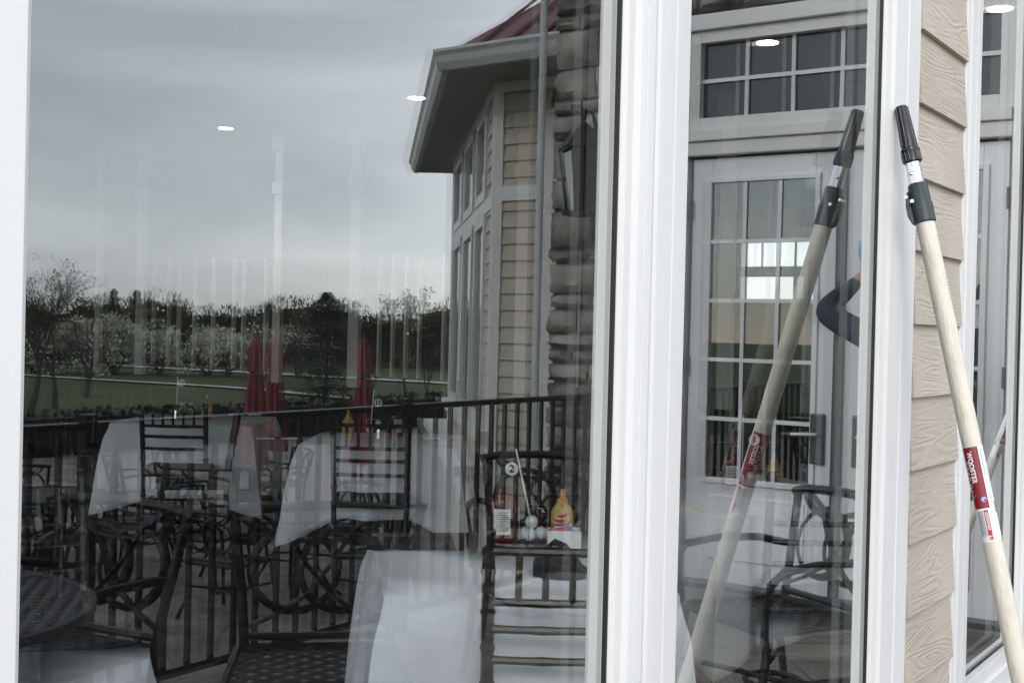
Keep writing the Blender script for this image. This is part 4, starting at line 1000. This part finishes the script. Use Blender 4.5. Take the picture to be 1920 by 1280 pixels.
# dark square post and half-height beam at far left of the room
dp = empty('dark_partition', (6.6, 9.3, 0), 0, 'dark wooden post carrying a horizontal beam at the left of the room', 'partition')
MB().box((-.09, -.09, 0), (.09, .09, 1.05)).build('post', CUSH, dp); MB().box((-1.2, 0, 1.051), (.75, .12, 1.16)).build('beam', CUSH, dp)

# recessed ceiling lights
for (x, y, lb) in ((7.66, 7.55, 'lit round ceiling light, leftmost of those seen in the large window'), (7.23, 5.20, 'lit round ceiling light, right of the two in the large window'), (6.78, 2.20, 'lit round ceiling light in the transom of the narrow window'), (6.62, .92, 'lit round ceiling light at the top right corner')):
    # direction found on a 2.9 m ceiling, carried on to this one
    f_ = (ZC-1.43)/(2.9-1.43)
    base = {7.66: (6.585, 6.398), 7.23: (6.269, 4.324), 6.78: (5.892, 1.791), 6.62: (5.767, .651)}[x]
    px_, py_ = base[0]*f_, (base[1]+.7)*f_-.7
    t = empty('ceiling_light', (px_, py_, ZC), 0, lb, 'ceiling light', 'recessed ceiling lights')
    MB().lathe([(.095, -.006), (.095, -.001), (.07, -.001), (.07, -.006)], n=28).build('trim_ring', LAMPT, t)
    MB().lathe([(.068, -.008), (.068, -.002)], n=28).build('lens', LAMP, t)
    ld = bpy.data.lights.new('ceiling_light', 'SPOT'); ld.energy = 16; ld.spot_size = radians(110); ld.spot_blend = .7; ld.color = (1, .95, .86); ld.shadow_soft_size = .06
    lo = bpy.data.objects.new('ceiling_light_lamp', ld); COL.objects.link(lo); lo.location = (0, 0, -.02); lo.parent = t

# ================================================================== POLE
def pole_pt(z):
    c = cam.matrix_world.translation; p = Vector((2.1702-.0811*(1.43-z), -.1250-.2537*(1.43-z), z)); return c+(p-c)*.978
Pb, Pt = pole_pt(-.0322), pole_pt(1.836); axis = (Pt-Pb).normalized()
# local frame: z along the pole, y pointing away from the camera
mid = pole_pt(1.25); tocam = (cam.matrix_world.translation-mid); tocam = (tocam-axis*tocam.dot(axis)).normalized()
Yl = -tocam; Xl = Yl.cross(axis).normalized()
Mp = Matrix((Xl, Yl, axis)).transposed().to_4x4(); Mp.translation = Pb
pl = empty('extension_pole', (0, 0, 0), 0, 'cream fibreglass extension pole with a red label, leaning on the white window frame', 'extension pole')
pl.matrix_world = Mp
def hz(z): return (pole_pt(z)-Pb).length
RF = .0155
MB().tube([(0, 0, .03), (0, 0, hz(1.66))], RF, 32).build('fibreglass_tube', FIB, pl, smooth=True)
MB().lathe([(.010, 0), (.019, .004), (.0195, .05), (.0175, .09), (.0158, .095)], n=24).build('bottom_grip', BLKPL, pl, smooth=True)
m = MB(); a, b = hz(1.631), hz(1.70)
m.lathe([(.0160, a), (.0180, a+.002), (.0182, a+.032), (.0168, a+.036), (.0165, b-.003), (.0145, b)], n=32)
cl = m.build('clamp_collar', GRNPL, pl, smooth=True)
MB().add([(x, y, z) for y in (-.007, .007) for x, z in ((-.0165, a+.000), (-.021, a+.004), (-.0255, a+.018), (-.0255, a+.034), (-.0235, a+.046), (-.0195, a+.058), (-.0165, a+.060))], [(0, 1, 2, 3, 4, 5, 6), (13, 12, 11, 10, 9, 8, 7)]+[(i, i+7, (i+1) % 7+7, (i+1) % 7) for i in range(7)]).build('clamp_lever', GRNPL, pl, bevel=.002)
MB().tube([(-.0135, -.020, a+.038), (-.0135, .012, a+.038)], .0032, 10).tube([(-.022, -.0085, a+.05), (-.022, .0085, a+.05)], .0028, 8).build('pivot_pin', CHROME, pl)
MB().tube([(0, 0, hz(1.69)), (0, 0, hz(1.745))], .0125, 8).build('inner_shaft', ALU, pl)
MB().sphere((-.0062, -.0108, hz(1.717)), .0032, 10, 6).build('lock_button', CHROME, pl, smooth=True)
a, b = hz(1.737), hz(1.838)
m = MB(); m.lathe([(.0135, a), (.0155, a+.002), (.0155, a+.018), (.0162, a+.020), (.0162, a+.024), (.0140, a+.026), (.0135, a+.030), (.0108, b-.004), (.0095, b)], n=32)
for k_ in range(10): t_ = 2*pi*k_/10; m.tube([(.0130*cos(t_), .0130*sin(t_), a+.03), (.0103*cos(t_), .0103*sin(t_), b-.002)], .0013, 5)
for k_ in range(14): t_ = 2*pi*k_/14; m.tube([(.0153*cos(t_), .0153*sin(t_), a+.003), (.0153*cos(t_), .0153*sin(t_), a+.018)], .0012, 5)
m.build('threaded_tip', BLKPL, pl, smooth=True)
# label wraps: angle 0 faces the viewer, + to the right
def cyl(deg, h_, o=0): t_ = radians(deg-90); return ((RF+o)*cos(t_), (RF+o)*sin(t_), h_)
def wrap(mb, d0, d1, h0, h1, o, mi=0):
    n = max(2, int(abs(d1-d0)/6)); vs = [cyl(d0+(d1-d0)*i/n, h_, o) for h_ in (h0, h1) for i in range(n+1)]
    mb.add(vs, [(i, i+1, n+1+i+1, n+1+i) for i in range(n)], mi)
hr1, hr0, hw0 = hz(1.254), hz(1.156), hz(1.103)
m = MB(); wrap(m, -150, 26, hr0, hr1, .0003); lab = m.build('red_label', REDLB, pl, smooth=True)
m = MB(); wrap(m, -150, 26.5, hw0, hr0-.0002, .0003); wrap(m, 27, 92, hw0+.004, hr1+.001, .00035); wl = m.build('white_label', WHTLB, pl, smooth=True)
def wtext(txt, size, deg, h_, m_, parent, bold=0, ital=0, o=.0007, sp=1, name='lettering'):
    vs, fs = text_mb(txt, size, bold, ital, sp); mb = MB()   # text runs down the pole, letter tops to the right
    mb.add([cyl(deg+math.degrees(p.y/RF), h_-p.x, o) for p in vs], fs); return mb.build(name, m_, parent)
wtext('WOOSTER', .0105, -28, hz(1.222), WHTLB, lab, .00045, sp=1.0)
wtext('Sherlock', .0150, -60, hz(1.204), OUTINK, lab, .0002, .25, sp=1.15)
m = MB(); hl = hz(1.228); 
for (u, v, q, mi) in ((0, 0, .0042, 0), (.0014, -.0014, .0022, 1)):
    cpt = [(u+q*cos(k_*pi/9), v+q*sin(k_*pi/9)) for k_ in range(18)]
    m.add([cyl(4+math.degrees(a_/RF), hz(1.170)+b_, .0008+mi*.0002) for a_, b_ in [(u, v)]+cpt], [(0, i+1, (i+1) % 18+1) for i in range(18)], mi)
m.build('emblem', [BLUEINK, REDINK], lab)
m = MB(); wrap(m, -12, 12, hw0+.010, hr0-.003, .0006); m.build('warning_panel', REDINK, wl)
m = MB(); wrap(m, -7, 8, hw0+.019, hr0-.006, .0009); m.build('warning_plate', WHTLB, wl)
wtext('WARNING', .0068, 1, (hw0+.019+hr0-.006)/2, REDINK, wl, .0001, o=.0012)
m = MB()
for k_ in range(6):
    d0 = -20-6*k_; wrap(m, d0, d0+2.2, hw0+.008+.002*(k_ % 3), hr0-.004, .0006)
for k_ in range(3): wrap(m, 42+k_*7, 43.5+k_*7, hw0+.06, hw0+.085+.004*k_, .0006); wrap(m, 36+k_*6, 37.5+k_*6, hr1-.05, hr1-.004-.003*k_, .0006)
for k_ in range(8): wrap(m, 60, 84, hw0+.046+k_*.0021, hw0+.0470+k_*.0021, .0006)
m.build('fine_print', INK, wl)
m = MB()
for z_ in (.0035, .0065):
    m.add([cyl(-16, hw0+z_, .0008), cyl(2, hw0+z_+.002, .0008), cyl(2, hw0+z_+.0035, .0008), cyl(14, hw0+z_+.001, .0008), cyl(14, hw0+z_, .0008), cyl(-2, hw0+z_-.0004, .0008)], [(0, 1, 2, 3, 4, 5)])
m.build('arrow_mark', REDINK, wl)
p2 = copy_tree(pl); ax2 = Vector((.34, .264, 1)).normalized(); b2_ = Vector((3.80, -.535, .0)); tc2 = Vector((-.75, .6, 0)); tc2 = (tc2-ax2*tc2.dot(ax2)).normalized()
Y2 = -tc2; X2 = Y2.cross(ax2).normalized(); M2 = Matrix((X2, Y2, ax2)).transposed().to_4x4(); M2.translation = b2_; p2.matrix_world = M2
p2['label'] = 'second cream extension pole, leaning further along the wall, seen only mirrored in the third window'
for o_ in (pl, p2): o_['group'] = 'cream extension poles'

# ================================================================== PERSON (window washer by the door)
def person():
    P = {}; J = [  # name, pos, radius(x,y), parent
        ('pelvis', (0, 0, .98), (.15, .11), None), ('belly', (0, .0, 1.10), (.14, .105), 'pelvis'), ('chest', (0, 0, 1.30), (.165, .12), 'belly'),
        ('upper', (0, 0, 1.42), (.14, .09), 'chest'), ('neck', (0, .005, 1.50), (.055, .055), 'upper'), ('jaw', (0, .035, 1.58), (.068, .078), 'neck'), ('head', (0, .02, 1.67), (.078, .098), 'jaw'), ('crown', (0, .01, 1.74), (.06, .075), 'head'),
        ('lsh', (-.185, 0, 1.43), (.062, .062), 'upper'), ('lel', (-.23, .10, 1.20), (.046, .046), 'lsh'), ('lwr', (-.17, .32, 1.22), (.030, .030), 'lel'), ('lhand', (-.16, .40, 1.24), (.036, .018), 'lwr'),
        ('rsh', (.185, 0, 1.44), (.066, .066), 'upper'), ('rel', (.42, .03, 1.555), (.072, .072), 'rsh'), ('rwr', (.32, .22, 1.70), (.034, .034), 'rel'), ('rhand', (.29, .29, 1.76), (.038, .020), 'rwr'),
        ('lhip', (-.09, 0, .90), (.095, .095), 'pelvis'), ('lkn', (-.10, .03, .50), (.062, .062), 'lhip'), ('lan', (-.10, -.01, .10), (.042, .042), 'lkn'), ('lto', (-.11, .15, .04), (.045, .035), 'lan'),
        ('rhip', (.09, 0, .90), (.095, .095), 'pelvis'), ('rkn', (.10, .04, .50), (.062, .062), 'rhip'), ('ran', (.10, 0, .10), (.042, .042), 'rkn'), ('rto', (.11, .16, .04), (.045, .035), 'ran')]
    for side_, wr in (('l', (-.16, .40, 1.24)), ('r', (.29, .29, 1.76))):
        wv = Vector(wr); d = Vector((0, .5, .25 if side_ == 'r' else .05)).normalized()
        for k_ in range(4):
            o = Vector(((k_-1.5)*.019, 0, 0)); ln_ = (.070, .080, .075, .060)[k_]
            a = wv+o+d*.035; J.append((side_+'f%da' % k_, tuple(a), (.0095, .009), side_+'hand')); b = a+d*ln_*.55+Vector((0, 0, -.012)); J.append((side_+'f%db' % k_, tuple(b), (.0085, .008), side_+'f%da' % k_))
            J.append((side_+'f%dc' % k_, tuple(b+d*ln_*.4+Vector((0, 0, -.02))), (.007, .007), side_+'f%db' % k_))
        s_ = 1 if side_ == 'l' else -1
        a = wv+Vector((s_*.035, .005, -.01)); J.append((side_+'ta', tuple(a), (.011, .010), side_+'hand')); J.append((side_+'tb', tuple(a+Vector((s_*.018, .03, -.008))), (.009, .008), side_+'ta'))
    idx = {j[0]: i for i, j in enumerate(J)}
    me = bpy.data.meshes.new('p'); me.from_pydata([j[1] for j in J], [(idx[j[3]], i) for i, j in enumerate(J) if j[3]], [])
    ob = bpy.data.objects.new('p', me); COL.objects.link(ob); sk = ob.modifiers.new('s', 'SKIN'); sk.use_smooth_shade = True
    for i, j in enumerate(J): me.skin_vertices[0].data[i].radius = j[2]; me.skin_vertices[0].data[i].use_root = i == 0
    ob.modifiers.new('ss', 'SUBSURF').levels = 2; ob.modifiers['ss'].render_levels = 2
    bpy.context.view_layer.update()
    em = bpy.data.meshes.new_from_object(ob.evaluated_get(bpy.context.evaluated_depsgraph_get())); bpy.data.objects.remove(ob)
    em.materials.clear()
    for q in (NAVY, SKIN, TROUS, SHOE): em.materials.append(q)
    for p in em.polygons:
        c = p.center; p.use_smooth = True; mi = 0
        if c.z > 1.505 and abs(c.x) < .15: mi = 1
        elif c.x < -.1 and c.y > .31: mi = 1
        elif c.x > .15 and c.y > .20 and c.z > 1.6: mi = 1
        elif c.z < .085: mi = 3
        elif c.z < .99 and abs(c.x) < .25: mi = 2
        p.material_index = mi
    o = bpy.data.objects.new('person', em); COL.objects.link(o)
    # face and hair
    f_ = MB().lathe([(.002, 0), (.012, .004), (.016, .02), (.008, .05)], (0, .122, 1.625), 10, sx=.8, sy=.9).build('nose', SKIN, o, smooth=True)
    for s_ in (-1, 1):
        MB().sphere((s_*.030, .100, 1.665), .012, 12, 8).build('eye', WHTLB, o, smooth=True)
        MB().sphere((s_*.085, .01, 1.655), .022, 10, 8, sc=(.4, .8, 1.3)).build('ear', SKIN, o, smooth=True)
    MB().sphere((0, .115, 1.598), .02, 12, 6, sc=(1.2, .4, .35)).build('mouth', REDINK, o, smooth=True)
    MB().sphere((0, -.012, 1.712), .098, 20, 12, sc=(.93, 1.08, .86)).build('hair', HAIR, o, smooth=True)
    return o
ps = person(); ps.location = (5.80, -1.03, 0); ps.rotation_euler = (0, 0, -pi/2)
tag(ps, 'person in a navy jacket beside the door with one bent arm raised', 'person')
m = MB(); nx = 10
vs = [(.12*(i/nx-.5), .008*sin(i*1.1+j)+.004*j, .16*(j/nx-.5)+.01*sin(i*.8)) for j in range(nx+1) for i in range(nx+1)]
m.add(vs, [(j*(nx+1)+i, j*(nx+1)+i+1, (j+1)*(nx+1)+i+1, (j+1)*(nx+1)+i) for j in range(nx) for i in range(nx)])
o = m.build('cleaning_cloth', BLUEC, smooth=True); o.modifiers.new('s', 'SOLIDIFY').thickness = .004
o.location = (5.80+.30, -1.03-.28, 1.84); o.rotation_euler = (0, .2, -pi/2); tag(o, 'pale blue cleaning cloth held in the raised hand', 'cloth')
